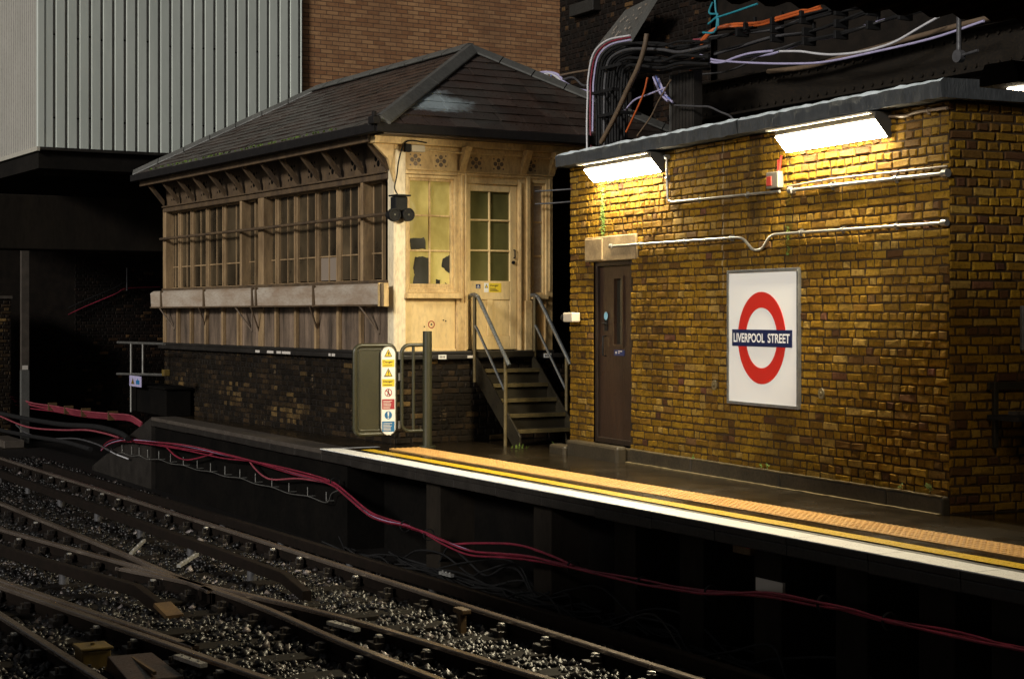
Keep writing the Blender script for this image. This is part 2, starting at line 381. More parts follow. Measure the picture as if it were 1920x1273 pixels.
def smooth(pts, n=6):
    pts = [Vector(p) for p in pts]; P = [pts[0] * 2 - pts[1]] + pts + [pts[-1] * 2 - pts[-2]]; out = []
    for i in range(1, len(P) - 2):
        for k in range(n):
            t = k / n; a_, b_, c_, d_ = P[i - 1:i + 3]
            out.append(.5 * ((2 * b_) + (c_ - a_) * t + (2 * a_ - 5 * b_ + 4 * c_ - d_) * t * t + (3 * b_ - a_ - 3 * c_ + d_) * t ** 3))
    return out + [pts[-1]]
def cable(fr, pts, r, mat, label, cat='cable', name='cable', group=None, n=6, seg=6):
    mb = MB(); mb.tube(smooth(pts, n), r, seg); o = mb.build(name, mat)
    return place(tag(o, label, cat, group), fr)
def text_on(mb, mp, s_, u0, u1, v0, v1, o=.001, m=0, bold=0.0):
    cu = bpy.data.curves.new('txt', 'FONT'); cu.body = s_; cu.size = 1; cu.offset = bold; cu.resolution_u = 4
    ob = bpy.data.objects.new('txt', cu); COL.objects.link(ob)
    dg = bpy.context.evaluated_depsgraph_get(); me = bpy.data.meshes.new_from_object(ob.evaluated_get(dg))
    xs = [v.co.x for v in me.vertices]; ys = [v.co.y for v in me.vertices]
    x0, x1, y0, y1 = min(xs), max(xs), min(ys), max(ys)
    vs = [mp(u0 + (v.co.x - x0) / (x1 - x0) * (u1 - u0), v0 + (v.co.y - y0) / (y1 - y0) * (v1 - v0), o) for v in me.vertices]
    mb.add(vs, [tuple(p.vertices) for p in me.polygons], m)
    bpy.data.objects.remove(ob); bpy.data.meshes.remove(me); bpy.data.curves.remove(cu)
def bricks(mb, mp, u0, u1, v0, v1, holes=(), relief=.014, course=.075, jit=.006, m=0, mort=1, bond='english', back=True, lo=0., hi=1., skew=1.0, patch=()):
    rows = int(math.ceil((v1 - v0) / course)); g = .0075
    if back: mb.quad(mp(u0, v0, -.001), mp(u1, v0, -.001), mp(u1, v1, -.001), mp(u0, v1, -.001), mort)
    for r in range(rows):
        a_ = v0 + r * course + g; b_ = min(v0 + (r + 1) * course - g * .6, v1)
        if b_ - a_ < .02: continue
        L = .225 if (r % 2 == 0 or bond != 'english') else .1125
        x = u0 - (0 if r % 2 == 0 else .056) - (.1125 if bond != 'english' and r % 2 else 0)
        while x < u1:
            wd = L * random.uniform(.93, 1.07)
            if L > .2 and random.random() < .18: wd *= .5
            p, q = max(x + g * 1.35, u0), min(x + wd - g * 1.35, u1); x += wd
            if q - p < .03: continue
            cx, cz = (p + q) / 2, (a_ + b_) / 2; skip = False
            for h in holes:
                if h[2] < cz < h[3]:
                    if h[0] <= p and q <= h[1]: skip = True; break
                    if p < h[0] < q: q = h[0]
                    elif p < h[1] < q: p = h[1]
            if skip or q - p < .025: continue
            j = lambda k=jit: random.uniform(-k, k)
            rl = relief * random.uniform(.4, 1.2); i_ = .009
            O = [(p + j(), a_ + j()), (q + j(), a_ + j()), (q + j(), b_ + j()), (p + j(), b_ + j())]
            I = [(O[0][0] + i_, O[0][1] + i_), (O[1][0] - i_, O[1][1] + i_), (O[2][0] - i_, O[2][1] - i_), (O[3][0] + i_, O[3][1] - i_)]
            vs = [mp(u, v, -.001) for u, v in O] + [mp(u, v, rl + j(.003)) for u, v in I]
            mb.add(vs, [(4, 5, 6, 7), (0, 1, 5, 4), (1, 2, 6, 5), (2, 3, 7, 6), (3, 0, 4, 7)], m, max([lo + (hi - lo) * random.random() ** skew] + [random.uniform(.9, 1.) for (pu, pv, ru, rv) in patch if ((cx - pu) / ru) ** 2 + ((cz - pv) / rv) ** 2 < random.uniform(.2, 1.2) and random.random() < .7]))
    return mb

# ------------------------------------------------------------------ ground, platform
Z0, ZR = -1.12, -.95
mb = MB(); mb.quad((-80, -60, Z0), (80, -60, Z0), (80, 90, Z0), (-80, 90, Z0))
tag(mb.build('track_bed', 'ballast_ground'), kind='structure')
XR, XE = -7.26, 15.0
pl = fthing('platform', FP, None, None, kind='structure')
mb = MB(); mb.box(XR, XE, .0, 14, -.10, 0); mb.build('platform_slab', 'wet_asphalt', pl)
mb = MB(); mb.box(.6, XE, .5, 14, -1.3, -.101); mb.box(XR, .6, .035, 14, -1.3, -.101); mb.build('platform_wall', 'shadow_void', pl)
mb = MB()
x = XR
while x < XE:                                   # coping stones along the edge
    x2 = min(x + random.uniform(.88, .94), XE)
    mb.box(x + .004, x2 - .004, -.035, .36 if x < -.1 else .30, -.05, .004 + random.uniform(0, .002), 0 if x < -.1 else 1)
    mb.box(x + .003, x2 - .003, -.030, .30, -.135 + random.uniform(-.006, .006), -.0505, 1); x = x2
mb.build('coping', ['coping_stone', 'black_ledge'], pl, bevel=.008)
mb = MB()                                       # sloping end of the platform
rl = [(XR, 0), (XR - 3.6, 0)]
mb.add([(XR, -.03, 0), (XR, 3, 0), (XR - 3.7, 3, -1.05), (XR - 3.7, -.03, -1.05), (XR, -.03, -1.3), (XR, 3, -1.3), (XR - 3.7, 3, -1.3), (XR - 3.7, -.03, -1.3)],
       [(0, 1, 2, 3), (0, 3, 7, 4), (3, 2, 6, 7), (1, 0, 4, 5)])
mb.build('ramp', 'black_ledge', pl)
mb = MB()
for px in (815, 1020, 1175, 1300, 1443, 1600, 1760, 1900):
    xx = FP.onY(px, 1000, .12)[0]
    mb.box(xx - .17, xx + .17, .1, .52, -1.2, -.12)
mb.build('pier', 'concrete_dark', pl, bevel=.01)
xx = FP.onY(1443, 1097, .1)[0]
mb = MB(); mb.box(xx - .165, xx + .165, .094, .12, FP.onY(1443, 1112, .1)[1], FP.onY(1443, 1087, .1)[1]); mb.build('paint_patch', 'label_dim_white', pl)
def strip(mb, x0, x1, y0, y1, z0=.0055, dz=.003, wob=.004):
    xa = x0
    while xa < x1:
        xb = min(xa + random.uniform(.88, .94), x1); n = 5; vs = []
        for i in range(n + 1):
            x = xa + (xb - xa - .007) * i / n
            vs += [(x, y0 + random.uniform(-wob, wob), z0 + dz), (x, y1 + random.uniform(-wob, wob), z0 + dz)]
        mb.add(vs, [(2 * i, 2 * i + 2, 2 * i + 3, 2 * i + 1) for i in range(n)]); xa = xb
mb = MB(); strip(mb, -.08, XE, -.036, .205, .006); strip(mb, -.08, .04, .215, .70, .006)
mb.quad((-.08, -.037, .009), (XE, -.037, .009), (XE, -.037, .002), (-.08, -.037, .002))
mb.build('white_edge_line', 'white_line', pl)
mb = MB(); strip(mb, .3, XE, .325, .49, .006); mb.build('yellow_line', 'yellow_line', pl)
mb = MB()
x = .28
while x < XE:                                   # blister paving, 0.4 m slabs
    x2 = x + .4
    mb.box(x + .003, x2 - .003, .70, 1.10, -.01, .008 + random.uniform(0, .002)); x = x2
bx, by = np.meshgrid(np.arange(.28 + .033, XE, .0667), np.arange(.7 + .033, 1.1, .0667), indexing='ij')
for px_, py_ in zip(bx.ravel(), by.ravel()):
    if px_ > 12.5: continue
    vs = []
    for r_, z_ in ((.020, .008), (.015, .0145)):
        vs += [(px_ + r_ * math.cos(k * math.pi / 3), py_ + r_ * math.sin(k * math.pi / 3), z_) for k in range(6)]
    mb.add(vs, [(i, (i + 1) % 6, 6 + (i + 1) % 6, 6 + i) for i in range(6)] + [(6, 7, 8, 9, 10, 11)], 0, .5, False)
mb.build('tactile_paving', 'tactile_buff', pl)

# ------------------------------------------------------------------ tracks
def ext(pts, a_, b_):
    p = [Vector((q[0], q[1], 0)) for q in pts]
    return ([p[0] + (p[0] - p[1]).normalized() * a_] if a_ else []) + p + ([p[-1] + (p[-1] - p[-2]).normalized() * b_] if b_ else [])
RAILS = {
    'A': [(-12.38, -1.327), (1.747, -.936), (7.78, -.78)],
    'C': [(-4.886, -2.803), (0, -2.66), (3.40, -2.585)],
    'D': [(-1.969, -3.378), (3.42, -2.54), (6.475, -2.43), (8.132, -2.354)],
    'E': [(1.917, -2.918), (3.4, -2.50), (5.483, -2.027), (8.495, -1.668)],
    'G': [(2.409, -4.241), (7.576, -3.407)],
    'g': [(1.5, -4.28), (2.409, -4.13), (5.9, -3.56)],
    'H': [(4.002, -4.555), (7.026, -4.447)],
}
RAILS = {k: ext(v, {'E': .05, 'g': .1, 'C': 9}.get(k, 7), {'C': .02, 'g': .05}.get(k, 8)) for k, v in RAILS.items()}
HEADSEC = [(-.036, -.028), (-.036, -.004), (-.028, .004), (.028, .004), (.036, -.004), (.036, -.028)]
FOOTSEC = [(-.066, -.150), (-.066, -.138), (-.011, -.122), (-.011, -.0282), (.011, -.0282), (.011, -.122), (.066, -.138), (.066, -.150)]
RLAB = {
    'A': 'long running rail nearest the platform edge, its brown head shining', 'C': 'running rail that ends in the point of the rail crossing',
    'D': 'running rail passing straight through the crossing toward the lower edge', 'E': 'wing rail that leaves the crossing on its platform side',
    'G': 'brown running rail with a thin guard rail close beside it', 'g': 'thin check rail lying close inside a running rail',
    'H': 'running rail in the bottom corner of the photo, furthest from the platform'}
for k, pts in RAILS.items():
    ps = [p + Vector((0, 0, ZR)) for p in smooth(pts, 5)]
    t = fthing('running_rail', FP, RLAB[k], 'rail', group='running rails of the track')
    mb = MB(); mb.sweep(ps, HEADSEC); mb.build('rail_head', 'rail_steel', t)
    mb = MB(); mb.sweep(ps, FOOTSEC); mb.build('rail_web', 'rail_rust', t)
def at_x(pts, x):
    for a_, b_ in zip(pts, pts[1:]):
        if a_.x <= x <= b_.x and b_.x > a_.x: return a_.y + (b_.y - a_.y) * (x - a_.x) / (b_.x - a_.x)
CR = {
    'middle conductor rail between the running rails, its dark end ramped down': ext([(-9.03, -1.987), (3.3, -1.73), (3.884, -1.72)], 6, 0),
    'heavy dark conductor rail close under the platform edge': ext([(.04, -.745), (7.337, -.513), (9.1, -.49)], 10, 4),
    'far conductor rail ending in a rusty ramp beside the crossing': ext([(.06, -3.778), (3.4, -3.2), (3.929, -3.111)], 6, 0)}
POTS = []
for i, (lab, pts) in enumerate(CR.items()):
    t = fthing('conductor_rail', FP, lab, 'rail', group='conductor rails of the track')
    ps = [p + Vector((0, 0, ZR + .06)) for p in pts]
    if i != 1: ps[-1].z -= .10
    mb = MB(); mb.sweep(ps, [(-.045, -.10), (-.045, -.004), (-.036, .004), (.036, .004), (.045, -.004), (.045, -.10)]); mb.build('conductor_bar', 'rail_rust', t, bevel=.004)
    if i == 2:
        mb = MB(); q = ps[-1]; d = (ps[-1] - ps[-2]).normalized(); s_ = d.cross(Vector((0, 0, 1)))
        mb.sweep([q - d * .02, q + d * .24 - Vector((0, 0, .03))], [(-.085, -.03), (-.085, .008), (.085, .008), (.085, -.03)]); mb.build('ramp_end', 'rust_orange', t, bevel=.005)
    x = max(pts[0].x, -9)
    while x < min(pts[-1].x - .3, 12):
        y = at_x(pts, x); mb = MB(); mb.tube([(x, y, Z0), (x, y, -1.03), (x, y, -.99)], .05, 8); mb.build('insulator', 'cable_grey', t); x += 1.9
# sleepers with their chairs
x = -13.0; k = 0
while x < 14:
    jx = x + random.uniform(-.04, .04); far = -3.3 if x < -4 else -5.4
    t = fthing('sleeper', FP, 'dark wet timber sleeper lying across under the rails in the ballast', 'sleeper', group='sleepers of the track')
    mb = MB(); mb.box(jx - .125, jx + .125, far + random.uniform(-.1, .1), -.62 + random.uniform(-.05, .05), -1.22, -1.082 + random.uniform(-.008, .004)); mb.build('timber', 'sleeper_wood', t, bevel=.01)
    for kk, pts in RAILS.items():
        if kk == 'g': continue
        y = at_x(pts, jx)
        if y is None or y < far or x < -11: continue
        mb = MB()
        for sg in (-1, 1):
            mb.box(jx - .085, jx + .085, min(y + sg * .06, y + sg * .15), max(y + sg * .06, y + sg * .15), -1.09, -1.035)
            mb.box(jx - .045, jx + .045, min(y + sg * .04, y + sg * .09), max(y + sg * .04, y + sg * .09), -1.04, -.995)
            mb.tube([(jx + .03, y + sg * .12, -1.05), (jx + .03, y + sg * .12, -.99)], .016, 6)
            if random.random() < .5: mb.box(jx - .035, jx + .02, min(y + sg * .05, y + sg * .095), max(y + sg * .05, y + sg * .095), -1.0, -.982 + random.uniform(0, .006), 1)
        mb.build('chair', ['chair_iron', 'rail_bright'], t, bevel=.004)
    x += .74; k += 1
def bright(px0, py0, px1, py1, wd, label, mat='rail_bright', name='joint_plate', z=ZR + .012, cat='plate'):
    a_ = Vector((*FP.onZ(px0, py0, z), z)); b_ = Vector((*FP.onZ(px1, py1, z), z))
    mb = MB(); mb.sweep([a_, b_], [(-wd, -.03), (-wd, 0), (wd, 0), (wd, -.03)])
    for q in (.2, .5, .8):
        c = a_.lerp(b_, q); mb.tube([c + Vector((0, 0, -.02)), c + Vector((0, 0, .012))], .012, 6)
    return place(tag(mb.build(name, mat), label, cat), FP)
bright(618, 1163, 670, 1177, .03, 'short bright metal bar beside the crossing rail')
bright(332, 1226, 382, 1243, .03, 'short bright metal bar at the rail near the bottom corner')
bright(335, 1058, 370, 1036, .02, 'slim pale metal strap slanting between the rails above the crossing')
bright(245, 1035, 271, 1010, .016, 'thin bent grey strap slanting beside the middle conductor rail')
bright(826, 1070, 848, 1076, .02, 'small bright plate on the conductor rail near the platform')
def yellow_box():
    x, y = FP.onZ(174, 1212, -.95); t = fthing('points_box', FP, 'small ochre metal box standing among the rails near the bottom', 'box')
    mb = MB(); mb.box(x - .12, x + .12, y - .11, y + .11, Z0, -.96); mb.build('body', 'ochre_paint', t, bevel=.01)
    mb = MB(); mb.box(x - .135, x + .135, y - .125, y + .125, -.955, -.935); mb.tube([(x, y, -.935), (x, y, -.915)], .02, 8); mb.build('lid', 'ochre_paint', t, bevel=.006)
    x, y = FP.onZ(265, 1245, -1.0); t = fthing('cover_plate', FP, 'broad brown cover plate sloping beside the ochre box', 'cover')
    mb = MB(); mb.add([(x - .32, y - .17, -.98), (x - .32, y + .17, -.98), (x + .4, y + .2, -1.03), (x + .4, y - .2, -1.03), (x - .34, y - .18, -1.1), (x - .34, y + .18, -1.1), (x + .42, y + .21, -1.1), (x + .42, y - .21, -1.1)],
        [(0, 1, 2, 3), (0, 4, 5, 1), (1, 5, 6, 2), (2, 6, 7, 3), (3, 7, 4, 0)]); mb.build('plate', 'door_brown', t, bevel=.006)
    mb = MB(); mb.box(x - .30, x + .36, y - .012, y + .012, -1.01, -.985); mb.build('rib', 'rust_orange', t)
    x, y = FP.onZ(866, 1165, -1.0); t = fthing('rail_anchor', FP, 'rusty yellow lever standing beside the rail nearest the platform', 'lever')
    mb = MB(); mb.box(x - .03, x + .03, y - .03, y + .03, Z0, -.93); mb.build('stem', 'rust_orange', t, bevel=.006)
    mb = MB(); mb.box(x - .09, x + .09, y - .045, y + .045, -.93, -.885); mb.build('cap', 'rust_orange', t, bevel=.01)
yellow_box()
# ballast: many small wet stones
def ballast():
    rs = np.random.RandomState(3); N = 52000
    X = rs.uniform(-14, 14, N * 3); Y = rs.uniform(-8.0, -.30, N * 3)
    c, s_ = FP.ux, FP.uy
    wx = FP.o[0] + X * c[0] + Y * s_[0]; wy = FP.o[1] + X * c[1] + Y * s_[1]
    px = 960 + F * wx / wy; py = HZ + F * (EYE + 1.08) / wy
    ok = (px > -500) & (px < 2500) & (py < 1650) & (wy > 5)
    X, Y = X[ok][:N], Y[ok][:N]; N = len(X)
    big = rs.rand(N) ** 2
    Rr = .022 + .036 * big
    base = np.array([(1, 0, 0), (-1, 0, 0), (0, 1, 0), (0, -1, 0), (0, 0, 1), (0, 0, -1), ]) * 1.0
    fc = np.array([(0, 2, 4), (2, 1, 4), (1, 3, 4), (3, 0, 4), (2, 0, 5), (1, 2, 5), (3, 1, 5), (0, 3, 5)])
    V = base[None] * rs.uniform(.6, 1.35, (N, 6, 1)) + rs.uniform(-.35, .35, (N, 6, 3)); V[:, :, 2] *= .75
    an = rs.uniform(0, 6.28, N); ca, sa = np.cos(an)[:, None], np.sin(an)[:, None]
    vx = V[:, :, 0] * ca - V[:, :, 1] * sa; vy = V[:, :, 0] * sa + V[:, :, 1] * ca
    zz = -1.108 + rs.uniform(-.012, .022, N) + .02 * np.sin(X * 2.1) * np.sin(Y * 3.3 + 1)
    P = np.stack([vx * Rr[:, None] + X[:, None], vy * Rr[:, None] + Y[:, None], V[:, :, 2] * Rr[:, None] + zz[:, None]], 2).reshape(-1, 3)
    T = (fc[None] + (np.arange(N) * 6)[:, None, None]).reshape(-1, 3)
    me = bpy.data.meshes.new('ballast'); me.vertices.add(len(P)); me.vertices.foreach_set('co', P.ravel())
    me.loops.add(T.size); me.loops.foreach_set('vertex_index', T.ravel())
    me.polygons.add(len(T)); me.polygons.foreach_set('loop_start', np.arange(len(T)) * 3); me.polygons.foreach_set('loop_total', np.full(len(T), 3))
    me.update(calc_edges=True); at = me.attributes.new('tone', 'FLOAT', 'FACE'); at.data.foreach_set('value', np.repeat(rs.rand(N), 8))
    me.materials.append(MATS['ballast_stone'])
    o = bpy.data.objects.new('ballast', me); COL.objects.link(o); place(o, FP)
    tag(o, 'wet grey and brown ballast stones between the rails', 'gravel', kind='stuff')
ballast()

# ------------------------------------------------------------------ brick hut on the platform
KL = 6.9; KT = 3.31
hut = fthing('brick_hut', FK, 'yellow stock brick hut with a flat concrete roof and one brown door', 'hut')
XM = lambda px, py=600: FK.onY(px, py)[0]
d0, d1, dz1 = XM(1113, 600), XM(1184, 600), 2.235
mb = MB(); mp = XZ(0)
lin = (XM(1102, 466), XM(1196, 466), 2.20, 2.475)
bricks(mb, mp, -KL, 0, .12, KT, holes=[(d0, d1, 0, dz1), lin], lo=0, hi=1, back=False)
for u0, u1, v0, v1 in ((-KL, d0, .0, KT), (d1, 0, .0, KT), (d0, d1, dz1, KT)): mb.quad(mp(u0, v0, -.001), mp(u1, v0, -.001), mp(u1, v1, -.001), mp(u0, v1, -.001), 1)
mp2 = YZ(0); bricks(mb, mp2, 0, 2.6, .0, KT, skew=2.2)  # return wall bricks biased darker, its shade put into their tone
mp3 = lambda u, v, o=0: Vector((-KL - o, u, v)); mb.quad(mp3(0, 0), mp3(2.6, 0), mp3(2.6, KT), mp3(0, KT), 1)
mb.quad((-KL, 2.6, 0), (0, 2.6, 0), (0, 2.6, KT), (-KL, 2.6, KT), 1)
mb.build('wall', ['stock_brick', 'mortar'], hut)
# roof slab: two lengths with ragged crest
rf = None
for a_, b_ in ((-KL - .06, XM(1409, 250)), (XM(1412, 250), .10)):
    mb = MB(); n = int((b_ - a_) / .09); vs = []
    sec0 = [(-.16, KT + .01), (-.175, KT + .135), (-.14, KT + .165), (2.7, KT + .20), (2.7, KT + .01)]
    for i in range(n + 1):
        x = a_ + (b_ - a_) * i / n
        for j, (y, z) in enumerate(sec0):
            w_ = .007 if j < 3 else 0
            vs.append((x, y + random.uniform(-w_, w_), z + random.uniform(-w_, w_)))
    fs = []; mi = []
    for i in range(n):
        for j in range(5):
            fs.append((i * 5 + j, i * 5 + (j + 1) % 5, (i + 1) * 5 + (j + 1) % 5, (i + 1) * 5 + j))
    for f_, j in zip(fs, [j for i in range(n) for j in range(5)]): pass
    b0 = len(mb.v); mb.v += vs
    for q, f_ in enumerate(fs): mb.f.append(tuple(b0 + i for i in f_)); mb.m.append(1 if q % 5 in (1,) else 0); mb.t.append(.5); mb.sm.append(False)
    mb.f.append(tuple(b0 + i for i in range(5))); mb.f.append(tuple(b0 + n * 5 + i for i in range(4, -1, -1))); mb.m += [0, 0]; mb.t += [.5, .5]; mb.sm += [False, False]
    mb.build('roof_slab', ['slab_concrete', 'slab_crest'], hut)
# plinth along the foot of the wall
mb = MB(); x = -KL + .02
while x < -.02:
    x2 = min(x + random.uniform(1.3, 1.8), 0); h = .145 + random.uniform(-.004, .004)
    mb.box(x + .002, x2 - .002, -.075, .02, -.05, h); x = x2
mb.build('plinth', 'plinth_concrete', hut, bevel=.02)
mb = MB(); ps = [(-5.3 + 5.3 * i / 60, -.068 - random.uniform(0, .006), .143 + random.uniform(0, .006)) for i in range(61)]; mb.sweep(ps, [(-.012, -.006), (-.012, .006), (.012, .006), (.012, -.006)])
mb.build('plinth_edging', 'plinth_edge', hut)
mb = MB(); ps = [(-5.3 + 5.3 * i / 60, -.095 - random.uniform(0, .012), .004 + random.uniform(0, .004)) for i in range(61)]; mb.sweep(ps, [(-.022, -.006), (-.022, .006), (.022, .006), (.022, -.006)])
mb.build('plinth_edging', 'plinth_edge', hut)
mb = MB(); mb.box(d0 - .25, d1 + .06, -.22, -.08, -.03, .17); mb.box(-KL - .05, d0 - .25, -.26, -.08, -.03, .10); mb.build('doorstep', 'plinth_concrete', hut, bevel=.03)
mb = MB(); mb.slab(mp, lin[0], lin[1], lin[2], lin[3], -.02, .035); mb.slab(mp, lin[0] + .02, lin[0] + .45, lin[2] + .01, lin[3] - .02, .034, .05); mb.build('lintel', 'stone_lintel', hut, bevel=.015)
# door
dr = thing('door', None, None); dr.parent = hut
dn = MB(); dn.frame(mp, d0, d1, .16, dz1 - .03, .06, -.14, -.015); dn.build('door_frame', 'door_frame_brown', dr, bevel=.006)
dl0, dl1 = d0 + .062, d1 - .062
gl = (XM(1145, 590), XM(1160, 590), 1.27, 2.0)
mb = MB()
for u0, u1, v0, v1 in ((dl0, gl[0], .18, 2.14), (gl[1], dl1, .18, 2.14), (gl[0], gl[1], .18, gl[2]), (gl[0], gl[1], gl[3], 2.14)): mb.slab(mp, u0, u1, v0, v1, -.10, -.055)
mb.frame(mp, gl[0] - .03, gl[1] + .03, gl[2] - .03, gl[3] + .03, .03, -.056, -.04)
mb.build('door_leaf', 'door_brown', dr)
mb = MB(); mb.slab(mp, gl[0], gl[1], gl[2], gl[3], -.095, -.08); mb.build('pane', 'door_glass', dr)
u = XM(1129, 590)
mb = MB(); mb.slab(mp, u - .035, u + .035, 1.42, 1.62, -.055, -.045); mb.tube([mp(u, 1.50, -.05), mp(u, 1.50, -.005), mp(u + .1, 1.50, -.0)], .011); mb.tube([mp(u, 1.14, -.05), mp(u, 1.14, -.01), mp(u, 1.36, -.01), mp(u, 1.36, -.05)], .010)
mb.build('handle', 'black_rubber', dr, bevel=.003)
mb = MB(); mb.disc(mp, u + .01, 1.585, .045, -.044, -.041); mb.build('round_sticker', 'sky_sticker', dr)
u0, u1 = XM(1144, 661), XM(1163, 661); v0, v1 = FK.onY(1153, 667)[1], FK.onY(1153, 656)[1]
mb = MB(); mb.slab(mp, u0, u1, v0, v1, -.055, -.049, 0)
mb.disc(mp, u0 + .05, (v0 + v1) / 2, .016, -.049, -.048, 1)
for q in range(2): mb.slab(mp, u0 + .10, u1 - .05 - q * .06, v0 + .045 - q * .02, v0 + .055 - q * .02, -.049, -.048, 1)
mb.build('door_plate', ['navy_plate', 'label_dim_white'], dr)
# bulkhead lamps tucked under the slab
def wall_lamp(u0, u1, label):
    t = fthing('wall_lamp', FK, label, 'lamp', group='lit lamps under the hut roof')
    zt, zb = 3.235, 3.095; o0, o1 = .155, .045
    mb = MB(); k = .012
    sec = [(-.003, 3.30), (-o0 - .02, 3.30), (-o0 - .02, zt + .004), (-o1, zb - .004), (-.003, zb - .01)]
    vs = [(u, y, z) for u in (u0, u1) for y, z in sec]
    mb.add(vs, [(0, 1, 2, 3, 4), (9, 8, 7, 6, 5)] + [(i, (i + 1) % 5, 5 + (i + 1) % 5, 5 + i) for i in range(5)])
    mb.build('housing', 'lamp_body', t, bevel=.004)
    mb = MB(); mb.sweep([(u0 - .07, -o0 - .055, 3.292), (u1 - .02, -o0 - .055, 3.292)], [(-.02, -.012), (-.02, .004), (.02, .004), (.02, -.012)]); mb.build('rim', 'device_white', t)
    nx = Vector((0, -(zt - zb), -(o0 - o1))).normalized() * .012
    mb = MB(); q = [Vector((u0 + k, -o0 - .014, zt - .004)), Vector((u1 - k, -o0 - .014, zt - .004)), Vector((u1 - k, -o1 - .002, zb + .002)), Vector((u0 + k, -o1 - .002, zb + .002))]
    vs = [p + nx for p in q] + [p + nx * .2 for p in q]
    mb.add(vs, [(0, 1, 2, 3), (7, 6, 5, 4)] + [(i, (i + 1) % 4, 4 + (i + 1) % 4, 4 + i) for i in range(4)]); mb.build('diffuser', 'lamp_lens', t)
wall_lamp(-6.20, -4.635, 'lit white lamp under the hut roof above the brown door')
wall_lamp(-2.275, -.745, 'lit white lamp under the hut roof above the station sign')
# roundel sign
sg = fthing('station_sign', FK, 'white enamel station name sign with red ring and blue bar on brick wall', 'sign')
su0, su1, sv0, sv1 = -3.332, -2.09, .735, 2.03
mb = MB(); mb.slab(mp, su0 + .02, su1 - .02, sv0 + .02, sv1 - .02, .012, .034); mb.build('panel', 'sign_white', sg)
mb = MB(); mb.frame(mp, su0, su1, sv0, sv1, .028, .008, .046)
for q in range(9):
    z = sv0 + .03 + (sv1 - sv0 - .06) * q / 8
    for u in (su0 + .012, su1 - .012): mb.disc(mp, u, z, .008, .046, .050)
mb.build('frame', 'sign_frame', sg, bevel=.004)
rc, rz_, ro = -2.722, 1.380, .436
mb = MB(); mb.ring(mp, rc, rz_, ro * .655, ro, .034, .0375, ku=.955); mb.build('ring', 'sign_red', sg)
mb = MB(); mb.slab(mp, XM(1379.5, 634), XM(1491.5, 634), 1.298, 1.458, .034, .041); mb.build('name_bar', 'sign_blue', sg)
mb = MB(); text_on(mb, mp, 'LIVERPOOL', XM(1382.5, 634), XM(1440.5, 634), 1.335, 1.423, .0418, bold=.022); text_on(mb, mp, 'STREET', XM(1446.5, 634), XM(1488, 634), 1.335, 1.423, .0418, bold=.022)
mb.build('lettering', 'lettering_white', sg)
for px, py in ((1342, 722), (1543, 738)):
    c = FK.vY(px, py, 0); mb = MB(); mb.disc(mp, c.x, c.z, .05, .0, .022, 0, 14); mb.tube([mp(c.x, c.z, .02), mp(c.x, c.z, .036)], .016, 8); mb.build('tie_plate', 'plinth_edge', hut, bevel=.004)
# conduits, couplings, alarm box, small camera
def pipe(name, pts, r, label, mat='galvanised', caps=(), clips=()):
    t = fthing(name, FK, label, 'conduit', group='conduits on the hut wall')
    P3 = [FK.vY(px, py, -.035) for px, py in pts]
    mb = MB(); mb.tube(P3, r, 10); mb.build('tube', mat, t)
    if caps:
        for px, py in caps:
            mb = MB(); c = FK.vY(px, py, -.035); mb.tube([c + Vector((-.03, 0, 0)), c + Vector((.03, 0, .0))], r * 2.0, 12)
            mb.build('coupling', mat, t)
    for px, py in clips:
        mb = MB(); c = FK.vY(px, py, -.035); mb.tube([c + Vector((-.012, 0, 0)), c + Vector((.012, 0, 0))], r * 1.45, 10); mb.box(c.x - .012, c.x + .012, -.03, .002, c.z - r * 2.2, c.z + r * 2.2)
        mb.build('clip', mat, t)
    return t
def bend(pts, n=4):
    out = [pts[0]]
    for a_, b_, c_ in zip(pts, pts[1:], pts[2:]):
        A, B, C = Vector((*a_, 0)), Vector((*b_, 0)), Vector((*c_, 0)); q = min(11, (A - B).length * .4, (C - B).length * .4)
        p, r_ = B + (A - B).normalized() * q, B + (C - B).normalized() * q
        for i in range(n + 1):
            t = i / n; v = p * (1 - t) ** 2 + B * 2 * t * (1 - t) + r_ * t * t; out.append((v.x, v.y))
    return out + [pts[-1]]
pipe('conduit', bend([(1250, 297), (1252, 380), (1462, 359)]), .014, 'grey conduit dropping from a lamp and turning toward the red alarm box', caps=[(1250, 295)], clips=[(1251, 335), (1310, 374.5), (1400, 366)])
pipe('conduit', [(1483, 357), (1774, 325)], .017, 'straight bright conduit running from alarm box to hut corner', caps=[(1484, 357), (1773, 325)], clips=[(1560, 348.5), (1680, 335)])
pipe('conduit', bend([(1146, 462), (1392, 445), (1412, 470), (1428, 468), (1446, 440), (1772, 418)]), .014, 'long conduit over the door and sign with a dip in it', caps=[(1147, 462), (1771, 418)], clips=[(1200, 458), (1283, 452.5), (1370, 446.5), (1500, 436), (1580, 431), (1680, 424)])
pipe('conduit', [(1476, 350), (1560, 336), (1660, 325), (1776, 312)], .010, 'thin brown cable pipe close above the straight bright conduit', 'hose_brown', clips=[(1600, 331.5)])
pipe('conduit', smooth([(1668, 219, 0), (1700, 218, 0), (1720, 211, 0), (1776, 203, 0)], 4) and [(v.x, v.y) for v in smooth([(1668, 219, 0), (1700, 218, 0), (1720, 211, 0), (1776, 203, 0)], 4)], .013, 'thin dark conduit leading from a lamp end to the hut corner just below the roof', 'hose_brown', clips=[(1740, 208)])
t = fthing('alarm_box', FK, 'small grey and red alarm box on brick wall between the two lamps', 'box')
c = FK.vY(1459, 337, 0)
mb = MB(); mb.slab(mp, c.x - .10, c.x + .10, c.z - .085, c.z + .07, .0, .07); mb.build('body', 'alarm_grey', t, bevel=.01)
